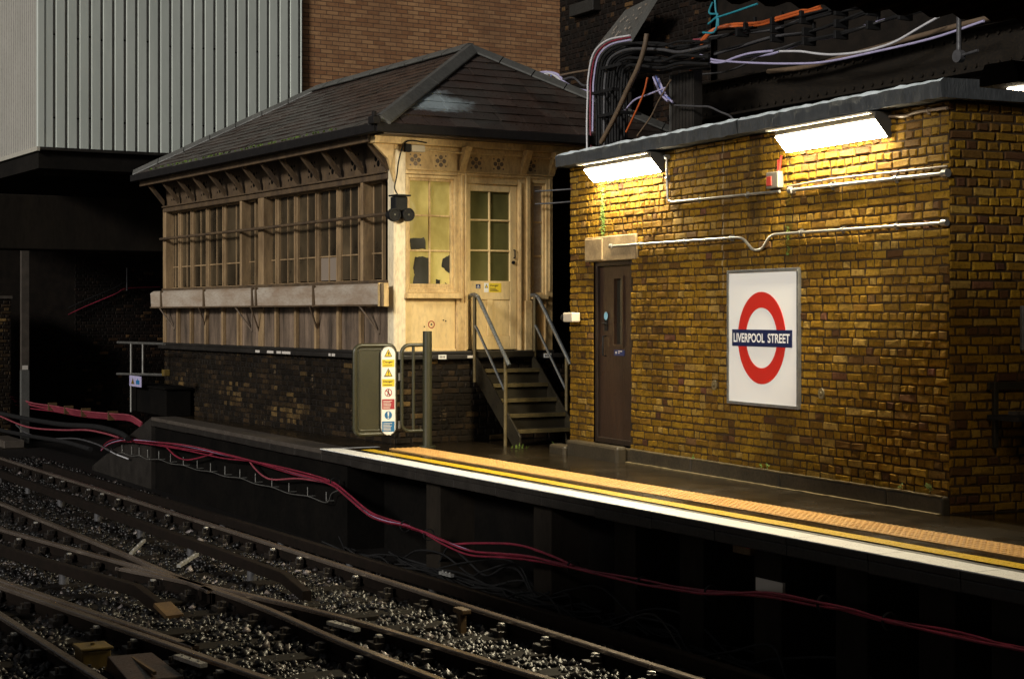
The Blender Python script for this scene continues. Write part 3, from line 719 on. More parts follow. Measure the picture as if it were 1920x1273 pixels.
mb = MB(); mb.slab(mp, c.x - .085, c.x + .0, c.z - .06, c.z + .03, .07, .078); mb.build('front_panel', 'alarm_red', t, bevel=.004)
mb = MB(); mb.tube([FK.vY(1461, 322, -.03), FK.vY(1463, 305, -.03), FK.vY(1465, 292, -.03)], .012); mb.tube([FK.vY(1458, 322, -.03), FK.vY(1459, 300, -.03)], .008); mb.build('lead', 'alarm_red', t)
t = fthing('security_camera', FK, 'small cream wall camera on the hut corner beside the stairs', 'camera')
c = FK.vY(1074, 595, -.06)
mb = MB(); mb.box(c.x - .1, c.x + .14, -.14, -.03, c.z - .055, c.z + .055); mb.box(c.x - .02, c.x + .05, -.03, .0, c.z - .03, c.z + .03); mb.build('body', 'device_white', t, bevel=.015)
mb = MB(); mb.tube([(c.x - .1, -.085, c.z), (c.x - .19, -.085, c.z - .005)], .045, 12); mb.build('lens_hood', 'black_rubber', t)
t = fthing('wall_bench', FK, 'dark metal shelf fixed to the shaded side of the hut', 'shelf')
a_, z_ = FK.onX(1850, 782, .02)
mb = MB(); mb.box(.02, .40, a_, a_ + 1.6, z_ - .02, z_ + .02); mb.build('board', 'black_rubber', t, bevel=.006)
mb = MB(); mb.box(.02, .06, a_ + .05, a_ + .09, z_ - .25, z_ + .28); mb.box(.02, .06, a_ + .6, a_ + .64, z_ - .25, z_ + .28); mb.box(.02, .05, a_, a_ + 1.6, z_ + .22, z_ + .28); mb.build('bracket', 'stair_steel', t, bevel=.004)
mb = MB()
for q in range(7):
    y = a_ + .15 + q * .07; mb.box(.1, .16, y, y + .045, z_ + .02, z_ + .05)
mb.build('clutter', 'coping_stone', t)
a_, z_ = FK.onX(1916, 615, .0)
t = fthing('wall_panel', FK, 'grey metal panel on the shaded side of the hut at the photo edge', 'panel')
mb = MB(); mb.box(.02, .06, a_ - .04, a_ + .5, z_ - .18, z_ + .18); mb.build('plate', 'sign_frame', t, bevel=.006)
mb = MB()
for y_, v_ in ((a_ - .01, -.14), (a_ - .01, .14)): mb.disc(YZ(.06), y_, z_ + v_, .012, 0, .006)
mb.build('screw_head', 'black_rubber', t)
# moss growing on the wall below the first lamp, along the plinth
mb = MB(); rs = random.Random(5)
def tuft(p, r, n):
    for _ in range(n):
        q = Vector(p) + Vector((rs.gauss(0, r), rs.uniform(-.012, 0), rs.gauss(0, r))); s_ = rs.uniform(.005, .010)
        a_ = Vector((rs.uniform(-1, 1), rs.uniform(-.4, .2), rs.uniform(-1, 1))).normalized() * s_; b_ = a_.orthogonal().normalized() * s_
        mb.add([q - a_, q + b_, q + a_, q - b_], [(0, 1, 2, 3)])
for i in range(46):
    py = 352 + i * 2.0; k = math.sin(i * .5) * .4 + .8
    tuft(FK.vY(1131 + rs.uniform(-2, 2), py, -.014), .022 * k, int(9 * k * (1.4 if 10 < i < 40 else .6)))
for i in range(20): tuft(FK.vY(1478 + rs.uniform(-2, 2), 425 + i * 2.6, -.012), .012, 2)
for px, py in ((1440, 874), (1428, 872), (1740, 912), (1745, 915), (1690, 914), (1300, 857)): tuft(FK.vY(px, py, -.07) * 1.0, .012, 14)
place(tag(mb.build('moss', 'moss_green'), 'green moss streak on brick wall under the lamp by the door', 'moss', kind='stuff'), FK)
mb = MB()
for px, py, n in ((1131, 845, 16), (975, 842, 14), (1062, 825, 16), (1063, 812, 10), (1040, 838, 6)):
    q = gpt(px, py, 0); 
    for _ in range(n):
        b_ = Vector((q[0] + rs.gauss(0, .04), q[1] + rs.gauss(0, .03), 0)); d = Vector((rs.gauss(0, .35), rs.gauss(0, .35), 1)).normalized() * rs.uniform(.03, .10); s_ = d.orthogonal().normalized() * .010
        mb.add([b_ - s_ * .4, b_ + d * .5 - s_, b_ + d, b_ + d * .5 + s_], [(0, 1, 2, 3)])
tag(mb.build('weeds', 'leaf_green'), 'tiny green weeds sprouting at the foot of the stairs', 'weeds', kind='stuff')

# ------------------------------------------------------------------ old timber signal cabin
cab = fthing('signal_cabin', FS, 'old timber signal cabin with grimy windows and a slate hip roof on a brick base', 'cabin')
SL, SW, SB = 8.35, 2.30, 3.95      # length, width of the timber end, full depth
FRONT, END = XZ(0), YZ(0)
XS = lambda px, y=0.0, py=450: FS.onY(px, py, y)[0]
mb = MB()
bricks(mb, FRONT, -SL, 0, -.15, 1.05, relief=.014, lo=0, hi=.97, skew=1.4, patch=[(*FS.onY(px, py), ru, rv) for px, py, ru, rv in ((545, 770, .75, .30), (620, 775, .22, .14), (370, 775, .3, .1), (440, 740, .5, .2), (338, 715, .2, .2))])
bricks(mb, END, 0, SB, -.15, 1.05, relief=.012, lo=0, hi=1, skew=1.2)
mb.quad((-SL, 0, -1.2), (-SL, SB, -1.2), (-SL, SB, 1.05), (-SL, 0, 1.05), 1); mb.quad((-SL, 0, -1.2), (0, 0, -1.2), (0, 0, -.15), (-SL, 0, -.15), 1)
mb.build('brick_base', ['sooty_brick', 'soot_mortar'], cab)
mb = MB(); mb.box(-SL - .08, .09, -.09, .02, 1.04, 1.10); mb.box(-SL - .05, .06, -.06, .02, 1.10, 1.145)
mb.box(.0, .09, .02, SW + .6, 1.04, 1.10); mb.box(.0, .06, .02, SW, 1.10, 1.145); mb.build('base_ledge', 'black_ledge', cab, bevel=.012)
mb = MB(); rs = random.Random(2)
for px0, px1 in ((490, 498), (512, 524), (530, 538), (540, 556), (628, 632), (634, 640)):
    mb.slab(FRONT, XS(px0), XS(px1), 1.055, 1.09, .0905, .094)
for y0, y1 in ((.98, 1.2), (1.35, 1.6)): mb.slab(END, y0, y1, 1.055, 1.085, .0905, .094)
mb.build('paint_flake', 'label_dim_white', cab)
for y in (.62, 2.17):
    mb = MB(); mb.slab(END, y - .055, y + .055, 1.045, 1.10, .0905, .098, 0)
    for q in range(4): mb.slab(END, y - .04 + q * .021, y - .028 + q * .021, 1.06, 1.085, .098, .0985, 1)
    mb.build('number_plate', ['label_white', 'label_black'], cab)
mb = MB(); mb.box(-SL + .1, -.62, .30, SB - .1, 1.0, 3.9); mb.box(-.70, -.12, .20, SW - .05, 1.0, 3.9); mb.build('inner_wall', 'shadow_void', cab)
mb = MB(); bricks(mb, YZ(-.60), SW - .05, SB, 1.0, 3.8, skew=1.5); mb.build('recess_wall', ['dark_brick', 'soot_mortar'], cab)
# lower boarding
mb = MB(); x = -SL
while x < -.16:
    x2 = min(x + random.uniform(.10, .125), -.14); mb.slab(FRONT, x + .002, x2 - .002, 1.14, 2.02, -.03, .0 + random.uniform(0, .004)); x = x2
mb.build('lower_boarding', 'flaked_board', cab)
DIV = [320, 340, 363, 392, 423, 465, 484, 503, 523, 558, 598, 638, 679, 724]
mb = MB()
for px in (338, 363, 391, 423, 452, 523, 560, 598, 640, 682):
    x = XS(px, 0, 610); mb = MB(); mb.slab(FRONT, x - .03, x + .03, 1.14, 1.98, .004, .06); mb.build('batten', 'frame_wood', cab, bevel=.006)
for px in (307.5, 451.5, 486, 678):
    x = XS(px); wd = {486: .20, 307.5: .14}.get(px, .075)
    mb = MB(); mb.slab(FRONT, x, x + wd, 1.14, 3.34, -.17, .02); mb.build('post', 'frame_wood', cab, bevel=.008)
mb = MB(); mb.slab(FRONT, -.17, 0, 1.14, 3.76, -.148, .012); mb.slab(END, .0, .148, 1.14, 3.70, -.16, .014); mb.build('corner_post', 'white_post', cab, bevel=.008)
# windows on the long side
rs = random.Random(11); YG = .12
for i, (p0, p1) in enumerate(zip(DIV, DIV[1:])):
    if p0 == 484: continue
    a_, b_ = XS(p0, YG), XS(p1, YG); st = .024
    mm = MB(); mm.slab(FRONT, a_ - .032, a_ + .032, 2.02, 3.29, -.12, -.085); mm.slab(FRONT, a_ - .014, a_ + .014, 2.02, 3.29, -.085, -.07)
    if p0 not in (320, 503): mm.build('mullion', 'frame_wood', cab, bevel=.004)
    a_ += .04; b_ -= .04
    wf = MB(); w2 = XZ(YG)
    wf.frame(w2, a_, b_, 2.02, 3.29, st, -.02, .03)
    if b_ - a_ > .40: wf.slab(w2, (a_ + b_) / 2 - .009, (a_ + b_) / 2 + .009, 2.05, 3.26, -.01, .010)
    wf.slab(w2, a_ + st, b_ - st, 2.370, 2.390, -.008, .012)
    if b_ - a_ > .3: wf.slab(w2, a_ + st, b_ - st, 2.842, 2.856, -.008, .006, 1)
    o = wf.build('window', ['frame_wood', 'hose_brown'], cab, bevel=.003)
    pm = MB(); mids = [a_ + st, (a_ + b_) / 2, b_ - st] if b_ - a_ > .40 else [a_ + st, b_ - st]
    for u0, u1 in zip(mids, mids[1:]):
        for v0, v1 in ((2.06, 2.38), (2.38, 3.26)):
            k = 1 if (p0 == 598 and v0 < 2.1) else 0
            pm.slab(w2, u0, u1, v0, v1, -.02 + rs.uniform(-.002, .002), -.005 + rs.uniform(-.002, .002), k, rs.random())
    pm.build('pane', ['grimy_pane', 'boarded_pane'], o)
    if px: pass
mb = MB(); mb.slab(FRONT, -SL, -.15, 1.98, 2.03, -.2, .055); mb.build('window_sill', 'old_shaded_wood', cab, bevel=.008)
mb = MB(); mb.slab(FRONT, -SL, -.15, 3.285, 3.36, -.2, .03); mb.slab(FRONT, -SL, -.15, 3.36, 3.385, -.1, .06); mb.build('head_beam', 'old_shaded_wood', cab, bevel=.008)
mb = MB(); mb.tube([(-SL, -.075, 2.845), (-4.3, -.075, 2.838), (-.03, -.075, 2.845)], .022, 8)
for px in (312, 451, 487, 681): x = XS(px); mb.tube([(x + .03, -.075, 2.84), (x + .03, .0, 2.84)], .014, 6)
mb.build('guard_rail', 'old_shaded_wood', cab)
def quatrefoil(mb, mp_, u, v, r, o, m):  # flat dark discs painted for the shade inside pierced holes
    for k in range(4):
        an = k * math.pi / 2; mb.disc(mp_, u + r * .62 * math.cos(an), v + r * .62 * math.sin(an), r * .38, o, o + .001 + k * .0004, m, 14)
        an += math.pi / 4; mb.disc(mp_, u + r * 1.32 * math.cos(an), v + r * 1.2 * math.sin(an), r * .17, o, o + .001, m, 8)
    mb.disc(mp_, u, v, r * .15, o, o + .0025, m, 8)
BR = [-SL + .05 + i * (SL - .2) / 12 for i in range(13)]
mb = MB(); mb.slab(FRONT, -SL, -.15, 3.385, 3.80, -.12, -.02, 0)
for a_, b_ in zip(BR, BR[1:]): quatrefoil(mb, FRONT, (a_ + b_) / 2, 3.57, .11, -.02, 1)
mb.build('frieze_panel', ['old_shaded_wood', 'shadow_void'], cab)
for x in BR:
    mb = MB(); mb.add([(x + dx, y, z) for dx in (-.03, .03) for y, z in ((-.03, 3.39), (-.03, 3.48), (-.30, 3.80), (-.38, 3.80))], [(0, 1, 2, 3), (7, 6, 5, 4), (0, 4, 5, 1), (1, 5, 6, 2), (2, 6, 7, 3), (3, 7, 4, 0)])
    mb.build('eave_bracket', 'old_shaded_wood', cab, bevel=.004)
# long boxed ledge on brackets
tr = None
mb = MB(); TX0, TX1 = -8.45, -.02
mb.add([(x, y, z) for x in (TX0, TX1) for y, z in ((-.20, 1.715), (-.215, 1.95), (-.16, 1.985), (-.09, 1.985), (-.09, 1.715))], [(0, 1, 2, 3, 4), (9, 8, 7, 6, 5)] + [(i, (i + 1) % 5, 5 + (i + 1) % 5, 5 + i) for i in range(5)])
tr = mb.build('boxed_ledge', 'trough_paint', cab, bevel=.006)
mb = MB()
for px in (304, 384, 475, 482, 590, 718):
    x = XS(px, -.2, 553); mb.box(x - .022, x + .022, -.232, -.195, 1.70, 1.985)
mb.box(TX0, TX1, -.222, -.19, 1.705, 1.728)
mb.build('cover_strip', 'old_shaded_wood', tr, bevel=.004)
mb = MB(); mb.box(TX1 + .001, TX1 + .03, -.225, -.085, 1.70, 1.99); mb.build('end_cap', 'cream_worn', tr, bevel=.004)
for px, s_ in ((322, -1), (396, 1), (466, -1), (495, 1), (607, 1), (702, -1)):
    x = XS(px, 0, 600); mb = MB()
    mb.tube([(x, -.21, 1.70), (x, .0, 1.70)], .014, 6); mb.tube([(x, -.20, 1.70), (x - s_ * .16, -.01, 1.36)], .014, 6); mb.tube([(x - s_ * .16, -.01, 1.36), (x - s_ * .16, -.01, 1.70)], .012, 6)
    mb.build('ledge_bracket', 'hose_brown', cab)
# end of the cabin
def part(name, mats, f, parent=cab, bevel=.006):
    mb = MB(); f(mb); return mb.build(name, mats, parent, bevel=bevel)
wn_ = MB(); wn_.frame(END, .15, .875, 1.88, 3.34, .04, -.10, .01); wn_.frame(END, .19, .835, 1.92, 3.30, .032, -.08, -.018)
wn_.slab(END, .222, .803, 1.952, 1.985, -.08, -.018)
for v in (2.40, 2.838): wn_.slab(END, .222, .803, v - .011, v + .011, -.075, -.035)
wn_.slab(END, .501, .523, 1.985, 3.27, -.075, -.034)
wn_ = wn_.build('window', 'cream_worn', cab, bevel=.005)
mb = MB(); rs = random.Random(4)
for u0, u1 in ((.222, .512), (.512, .803)):
    for v0, v1 in ((1.985, 2.40), (2.40, 2.838), (2.838, 3.27)):
        q = rs.uniform(-.003, .003); mb.add([END(u0, v0, -.058 + q), END(u1, v0, -.058 - q), END(u1, v1, -.058 - q * .5), END(u0, v1, -.058 + q * .7)], [(0, 1, 2, 3)], 0, rs.uniform(.35, .75))
def blot(pts, seed):                      # ragged patch of bare glass where the paint has peeled
    rq = random.Random(seed); out = []
    for (a_, b_), (c_, d_) in zip(pts, pts[1:] + pts[:1]):
        for k in range(5):
            t = k / 5; out.append((a_ + (c_ - a_) * t + rq.uniform(-.009, .009), b_ + (d_ - b_) * t + rq.uniform(-.012, .012)))
    mb.poly(END, [FS.onX(px, py, -.05) for px, py in out], -.052, -.0525 + .0045, 1)
blot2 = lambda pts, s_: blot([(px, py) for px, py in pts], s_)
def blotpx(pts, seed, j=1.2):
    rq = random.Random(seed); out = []
    for (a_, b_), (c_, d_) in zip(pts, pts[1:] + pts[:1]):
        for k in range(4):
            t = k / 4; out.append((a_ + (c_ - a_) * t + rq.uniform(-j, j), b_ + (d_ - b_) * t + rq.uniform(-j, j)))
    mb.poly(END, [FS.onX(px, py, -.05) for px, py in out], -.055, -.05, 1)
blotpx([(768, 447), (796, 446), (799, 467), (772, 468)], 1)
blotpx([(777, 483), (788, 481), (804, 483), (806, 512), (806, 535), (790, 534), (774, 534), (777, 515), (775, 500)], 2)
blotpx([(831, 485), (843, 479), (849, 488), (850, 517), (838, 508), (827, 500)], 3)
blotpx([(818, 524), (825, 525), (826, 534), (817, 534)], 4, .8); blotpx([(834, 529), (841, 534), (836, 536)], 5, .6)
mb.build('pane', ['painted_pane', 'bare_pane'], wn_)
part('window_sill', 'cream_worn', lambda m: (m.slab(END, .135, .935, 1.80, 1.868, -.1, .07), m.slab(END, .15, .9, 1.868, 1.885, -.1, .03)), bevel=.012)
def lp(m):
    m.slab(END, .148, .87, 1.15, 1.80, -.10, -.03); m.slab(END, .148, .87, 1.14, 1.17, -.03, .0)
lpn = part('lower_panel', 'cream_paint', lp)
mb = MB(); mb.ring(END, .53, 1.477, .036, .048, -.030, -.028, 0, 24); mb.disc(END, .53, 1.477, .013, -.030, -.0285, 1, 10); mb.build('round_notice', ['alarm_red', 'label_black'], lpn)
mb = MB()
for y, z in ((.70, 1.53), (.735, 1.52), (.43, 1.45)): mb.disc(END, y, z, .009, -.03, -.027)
mb.build('screw_hole', 'black_rubber', lpn)
def p1(m):
    m.slab(END, .875, 1.02, 1.14, 3.40, -.12, .0); m.slab(END, .93, .965, 1.6, 3.40, .0, .02); m.slab(END, .985, 1.01, 1.14, 3.40, .0, .03); m.slab(END, .88, .99, 1.14, 1.75, .0, .022)
part('door_post', 'cream_worn', p1)
part('door_post', 'cream_worn', lambda m: (m.slab(END, 1.79, 1.99, 1.14, 3.40, -.12, .0), m.slab(END, 1.80, 1.83, 1.14, 3.30, .0, .02), m.slab(END, 1.90, 1.955, 1.14, 3.40, .0, .028), m.slab(END, 1.875, 1.98, 1.14, 1.78, .0, .034)))
# glazed door
DZ0 = 1.155
def df(m):
    m.slab(END, 1.02, 1.067 + .03, DZ0, 3.26, -.09, -.035); m.slab(END, 1.68, 1.785, DZ0, 3.26, -.09, -.035)
    m.slab(END, 1.097, 1.68, 3.17, 3.26, -.09, -.035); m.slab(END, 1.097, 1.68, 1.79, 2.03, -.09, -.035); m.slab(END, 1.097, 1.68, DZ0, 1.33, -.09, -.035); m.slab(END, 1.345, 1.425, 1.33, 1.79, -.09, -.035)
    m.slab(END, 1.097, 1.345, 1.33, 1.79, -.085, -.05); m.slab(END, 1.425, 1.68, 1.33, 1.79, -.085, -.05)
    for v in (2.417, 2.805): m.slab(END, 1.097, 1.68, v - .012, v + .012, -.085, -.045)
    m.slab(END, 1.372, 1.396, 2.03, 3.17, -.085, -.044)
door = part('door', 'cream_paint', df, bevel=.007)
mb = MB(); rs = random.Random(8)
for u0, u1 in ((1.097, 1.384), (1.384, 1.68)):
    for v0, v1 in ((2.03, 2.417), (2.417, 2.805), (2.805, 3.17)):
        q = rs.uniform(-.003, .003); mb.add([END(u0, v0, -.066 + q), END(u1, v0, -.066 - q), END(u1, v1, -.066), END(u0, v1, -.066 + q * .7)], [(0, 1, 2, 3)], 0, .62 if u0 < 1.2 else .3)
mb.build('pane', 'olive_pane', door)
mb = MB(); mb.tube([END(1.735, 2.43, -.03), END(1.735, 2.43, .0), END(1.735, 2.33, .0), END(1.735, 2.33, -.03)], .009, 6); mb.disc(END, 1.725, 2.27, .022, -.036, -.012, 0, 12); mb.build('handle', 'black_rubber', door)
y0, z0 = FS.onX(908, 548, -.03); y1, z1 = FS.onX(940, 531, -.03); ym = y0 + (y1 - y0) * .26
mb = MB(); mb.slab(END, y0, ym, z0, z1, -.036, -.032, 0); mb.slab(END, ym, y1, z0, z1, -.036, -.032, 1)
tc = (y0 + ym) / 2
mb.poly(END, [(tc - .026, z0 + .055), (tc + .026, z0 + .055), (tc, z0 + .105)], -.032, -.0314, 2); mb.poly(END, [(tc - .015, z0 + .062), (tc + .015, z0 + .062), (tc, z0 + .092)], -.0314, -.0309, 1)
text_on(mb, END, 'Danger', ym + .02, y1 - .04, z1 - .052, z1 - .016, -.0314, 2, .02)
for q in range(3): mb.slab(END, ym + .02, y1 - .04 - .02 * q, z0 + .013 + q * .016, z0 + .021 + q * .016, -.032, -.0314, 2)
mb.build('danger_plate', ['label_white', 'label_yellow', 'label_black'], door)
y0, z0 = FS.onX(892.5, 541, -.03); y1, z1 = FS.onX(901, 533, -.03)
mb = MB(); mb.slab(END, y0, y1, z0, z1, -.036, -.032, 0); mb.slab(END, y0 + .012, y1 - .012, z0 + .01, z0 + .018, -.032, -.0314, 1); mb.poly(END, [(y0 + .02, z0 + .028), (y1 - .02, z0 + .028), ((y0 + y1) / 2, z1 - .008)], -.032, -.0314, 1); mb.build('notice_plate', ['navy_plate', 'label_white'], door)
# narrow side light and far corner
sw = part('window', 'cream_worn', lambda m: (m.frame(END, 2.0, 2.20, 1.86, 3.30, .03, -.10, -.02), [m.slab(END, 2.03, 2.17, v - .012, v + .012, -.09, -.04) for v in (2.36, 2.80)]))
mb = MB(); mb.slab(END, 2.03, 2.17, 1.89, 3.27, -.085, -.065); mb.build('pane', 'trough_paint', sw)
part('side_panel', 'cream_worn', lambda m: (m.slab(END, 1.99, 2.2, 1.14, 1.80, -.10, -.05), m.slab(END, 1.97, 2.22, 1.80, 1.86, -.1, .05)))
part('corner_post', 'cream_worn', lambda m: (m.slab(END, 2.20, SW, 1.14, 3.42, -.6, .012), m.slab(END, 2.24, 2.265, 1.9, 3.4, .012, .022)))
# frieze and beams over the end
def fr_(m):
    m.slab(END, .148, SW, 3.40, 3.64, -.10, -.02, 0)
    for y in (.30, .66, 1.17, 1.50, 1.98): quatrefoil(m, END, y, 3.525, .075, -.02, 1)
part('frieze_panel', ['cream_worn', 'hose_brown'], fr_, bevel=0)
part('head_beam', 'cream_worn', lambda m: (m.slab(END, .148, .875, 3.345, 3.395, -.10, .02), m.slab(END, 1.02, 1.79, 3.262, 3.395, -.12, -.012), m.slab(END, .875, SW, 3.36, 3.394, -.02, .022), m.slab(END, 1.99, SW, 3.30, 3.36, -.1, .004), m.slab(END, .148, SW, 3.395, 3.41, -.1, .045)))
part('eave_beam', 'cream_worn', lambda m: (m.slab(END, -.02, SW + .05, 3.64, 3.70, -.10, .03), m.slab(END, -.32, SW + .9, 3.70, 3.80, -.1, .10)), bevel=.01)
for y in (.94, 1.84, 2.27):
    part('eave_bracket', 'cream_worn', lambda m: m.add([(x_, y + dy, z_) for dy in (-.045, .045) for x_, z_ in ((.03, 3.40), (.03, 3.52), (.10, 3.70), (.22, 3.70))], [(0, 1, 2, 3), (7, 6, 5, 4), (0, 4, 5, 1), (1, 5, 6, 2), (2, 6, 7, 3), (3, 7, 4, 0)]), bevel=.004)
part('corner_bracket', 'cream_worn', lambda m: [m.add([(x_ + dx * 0, y_, z_) for dx in (0, 1) for x_, y_, z_ in ((.015 - .05 * dx, -.0, 3.2), (.015 - .05 * dx, -.03, 3.3), (.015 - .05 * dx, -.10, 3.52), (.015 - .05 * dx, -.30, 3.70), (.015 - .05 * dx, -.0, 3.70))], [(0, 1, 2, 3, 4), (9, 8, 7, 6, 5)] + [(i, (i + 1) % 5, 5 + (i + 1) % 5, 5 + i) for i in range(5)])], bevel=.004)
# roof
EX, EXL, EY0, EYW, ZE = .40, -8.62, -.42, 4.35, 3.915      # eaves in plan
RUN, HIPE, RISE = (EYW - EY0) / 2, 1.97, 1.33
roof = part('roof', 'shadow_void', lambda m: m.add([(EXL, EY0, ZE - .03), (EX, EY0, ZE - .03), (EX, EYW, ZE - .03), (EXL, EYW, ZE - .03), (EXL + HIPE, EY0 + RUN, ZE + RISE - .03), (EX - HIPE, EY0 + RUN, ZE + RISE - .03)],
    [(0, 1, 5, 4), (1, 2, 5), (2, 3, 4, 5), (3, 0, 4), (0, 3, 2, 1)]), bevel=0)
def slates(mb, org, ux, uy, L, run, rise, hip_l, hip_r, rows, wd, seed):
    rq = random.Random(seed); sl = math.hypot(run, rise); up = (uy * run + Vector((0, 0, rise))) / sl; nrm = ux.cross(up).normalized()
    if nrm.z < 0: nrm = -nrm
    st = sl / rows
    for r in range(rows):
        b0, b1 = r * st - (.03 if r == 0 else 0), min((r + 1) * st + .05, sl)
        k0, k1 = max(b0, 0) / sl, b1 / sl
        x = hip_l * k0 - (wd / 2 if r % 2 else 0) - rq.uniform(0, .03)
        while x < L - hip_r * k0:
            x2 = x + wd; g = .0035
            c0, c1 = max(x + g, hip_l * k0), min(x2 - g, L - hip_r * k0); e0, e1 = max(x + g, hip_l * k1), min(x2 - g, L - hip_r * k1)
            if c1 - c0 > .01 and e1 > e0 - .02:
                j = rq.uniform(-.003, .004); h = .017 + rq.uniform(-.003, .006); dd = rq.uniform(-.006, .004)
                P_ = lambda a_, b_, n_: org + ux * a_ + up * b_ + nrm * n_
                vs = [P_(c0, b0 + dd, h + j), P_(c1, b0 + dd, h - j), P_(max(e1, e0), b1, .003), P_(e0, b1, .003), P_(c0, b0 + dd, h + j - .012), P_(c1, b0 + dd, h - j - .012)]
                mb.add(vs, [(0, 1, 2, 3), (4, 5, 1, 0), (0, 3, 4), (1, 5, 2)], 0, rq.random())
            x = x2
mb = MB()
slates(mb, Vector((EXL, EY0, ZE)), Vector((1, 0, 0)), Vector((0, 1, 0)), EX - EXL, RUN, RISE, HIPE, HIPE, 15, .30, 1)
n1 = len(mb.v)
slates(mb, Vector((EX, EY0, ZE)), Vector((0, 1, 0)), Vector((-1, 0, 0)), EYW - EY0, HIPE, RISE, RUN, RUN, 11, .36, 2)
so = mb.build('slate_covering', 'slate', roof)
pa = so.data.attributes.new('patch', 'FLOAT', 'POINT')
vals = []
c0 = None
def patch_val(p):
    py_, pz_ = p.y, p.z
    # stained area near the foot of the front hip, in the roof's own coordinates
    u, v_ = (py_ - .62) / .62, ((EX - p.x) - .52) / .26
    return max(0., 1.0 - (u * u + v_ * v_) * .55) if i >= n1 else 0.
pv = []
for i, v in enumerate(so.data.vertices): pv.append(patch_val(v.co))
pa.data.foreach_set('value', pv)
def caps(mb, p0, p1, n):
    p0, p1 = Vector(p0), Vector(p1)
    for i in range(n):
        a_, b_ = p0.lerp(p1, i / n), p0.lerp(p1, (i + 1) / n - .004)
        mb.sweep([a_ + Vector((0, 0, random.uniform(0, .006))), b_ + Vector((0, 0, random.uniform(0, .006)))], [(-.15, -.065), (-.15, -.04), (-.03, .045), (.03, .045), (.15, -.04), (.15, -.065)])
AP, AL = Vector((EX - HIPE, EY0 + RUN, ZE + RISE + .03)), Vector((EXL + HIPE, EY0 + RUN, ZE + RISE + .03))
part('ridge_cap', 'hip_stone', lambda m: caps(m, AP, AL, 9), roof, .012)
for c_, nn in (((EX, EY0, ZE + .03), 2), ((EX, EYW, ZE + .03), 7)): part('hip_cap', 'hip_stone', lambda m: caps(m, c_, AP - Vector((0, 0, .01)), nn), roof, .012)
for c_ in ((EXL, EY0, ZE + .03), (EXL, EYW, ZE + .03)): part('hip_cap', 'hip_stone', lambda m: caps(m, c_, AL - Vector((0, 0, .01)), 7), roof, .012)
GS = [(-.06, -.09), (-.065, .02), (.05, .02), (.05, -.09)]
part('gutter', 'gutter_black', lambda m: (m.sweep([(EXL - .03, EY0 - .02, ZE - .03), (EX + .02, EY0 - .02, ZE - .03)], GS), m.sweep([(EX + .02, EY0 - .05, ZE - .03), (EX + .02, EYW + .03, ZE - .03)], GS), m.sweep([(EXL, EY0, ZE - .03), (EXL, EYW, ZE - .03)], GS),
    m.box(EX - .05, EX + .1, EY0 - .12, EY0 - .02, ZE - .03, ZE + .06), m.tube([(EX + .02, EY0 - .07, ZE + .02), (EX + .02, EY0 - .07, ZE + .12)], .03, 8)), roof, .01)
part('fascia_board', 'old_shaded_wood', lambda m: m.box(EXL + .05, -.02, EY0 + .06, EY0 + .10, ZE - .20, ZE - .10), roof, .006)
part('soffit', 'old_shaded_wood', lambda m: (m.box(EXL + .06, EX - .06, EY0 + .10, .10, ZE - .13, ZE - .11), m.box(-.05, EX - .06, .10, EYW - .1, ZE - .13, ZE - .11)), roof, 0)
mb = MB(); rs = random.Random(9)
for i in range(170):
    x = rs.uniform(EXL + .6, EX - 1.0); x = x if rs.random() < .6 else rs.choice((-2.2, -3.4, -5.2, -6.4)) + rs.gauss(0, .25); t_ = abs(rs.gauss(0, .03)); q = Vector((x, EY0 + t_, ZE + .025 + t_ * RISE / RUN)); s_ = rs.uniform(.008, .02)
    a_ = Vector((rs.uniform(-1, 1), rs.uniform(-1, .2), rs.uniform(0, 1))).normalized() * s_; b_ = a_.orthogonal().normalized() * s_
    mb.add([q - a_, q + b_, q + a_, q - b_], [(0, 1, 2, 3)])
place(tag(mb.build('moss', 'moss_green'), 'green moss along the slates just above the long gutter', 'moss', kind='stuff'), FS)
# loudspeakers and small device at the corner
t = fthing('loudspeaker', FS, 'black loudspeaker cluster with two round horns on the cabin corner post', 'loudspeaker')
y, z = FS.onX(750, 380, .12)
mb = MB(); mb.box(.02, .17, y - .085, y + .085, z - .10, z + .07); mb.build('case', 'black_rubber', t, bevel=.015)
mb = MB(); mb.box(.0, .21, y - .10, y + .11, z + .075, z + .095); mb.build('hood', 'black_rubber', t, bevel=.006)
for q in (738, 764):
    yy, zz = FS.onX(q, 403, .15); mb = MB(); mb.tube([(.02, yy, zz), (.10, yy, zz), (.14, yy, zz)], .05, 12); mb.tube([(.13, yy, zz), (.18, yy, zz)], .082, 22); mb.ring(YZ(.18), yy, zz, .062, .082, 0, .012); mb.disc(YZ(.18), yy, zz, .014, 0, .01, 1, 10)
    mb.build('horn', ['black_rubber', 'gate_green'], t, bevel=.004)
t = fthing('light_fitting', FS, 'small cream box fitting on the beam at the cabin corner', 'fitting')
y, z = FS.onX(782, 279, .12)
mb = MB(); mb.box(.10, .17, y - .10, y + .09, z - .045, z + .04); mb.build('body', 'device_white', t, bevel=.008)
mb = MB(); mb.box(.10, .16, y - .18, y - .10, z - .05, z + .05); mb.build('end_piece', 'black_rubber', t, bevel=.008)
EV = lambda px, py, x=.12: Vector((x, *FS.onX(px, py, x)))
cable(FS, [EV(795, 281), EV(860, 287), EV(960, 292), EV(1052, 299)], .012, 'cream_worn', 'thin pale conduit along the beam over the cabin door', n=2)
cable(FS, [EV(800, 268), EV(770, 264), EV(757, 272), EV(748, 300), EV(744, 330), EV(740, 352), EV(746, 366)], .009, 'black_rubber', 'thin black lead hanging from the eave down to the loudspeaker')
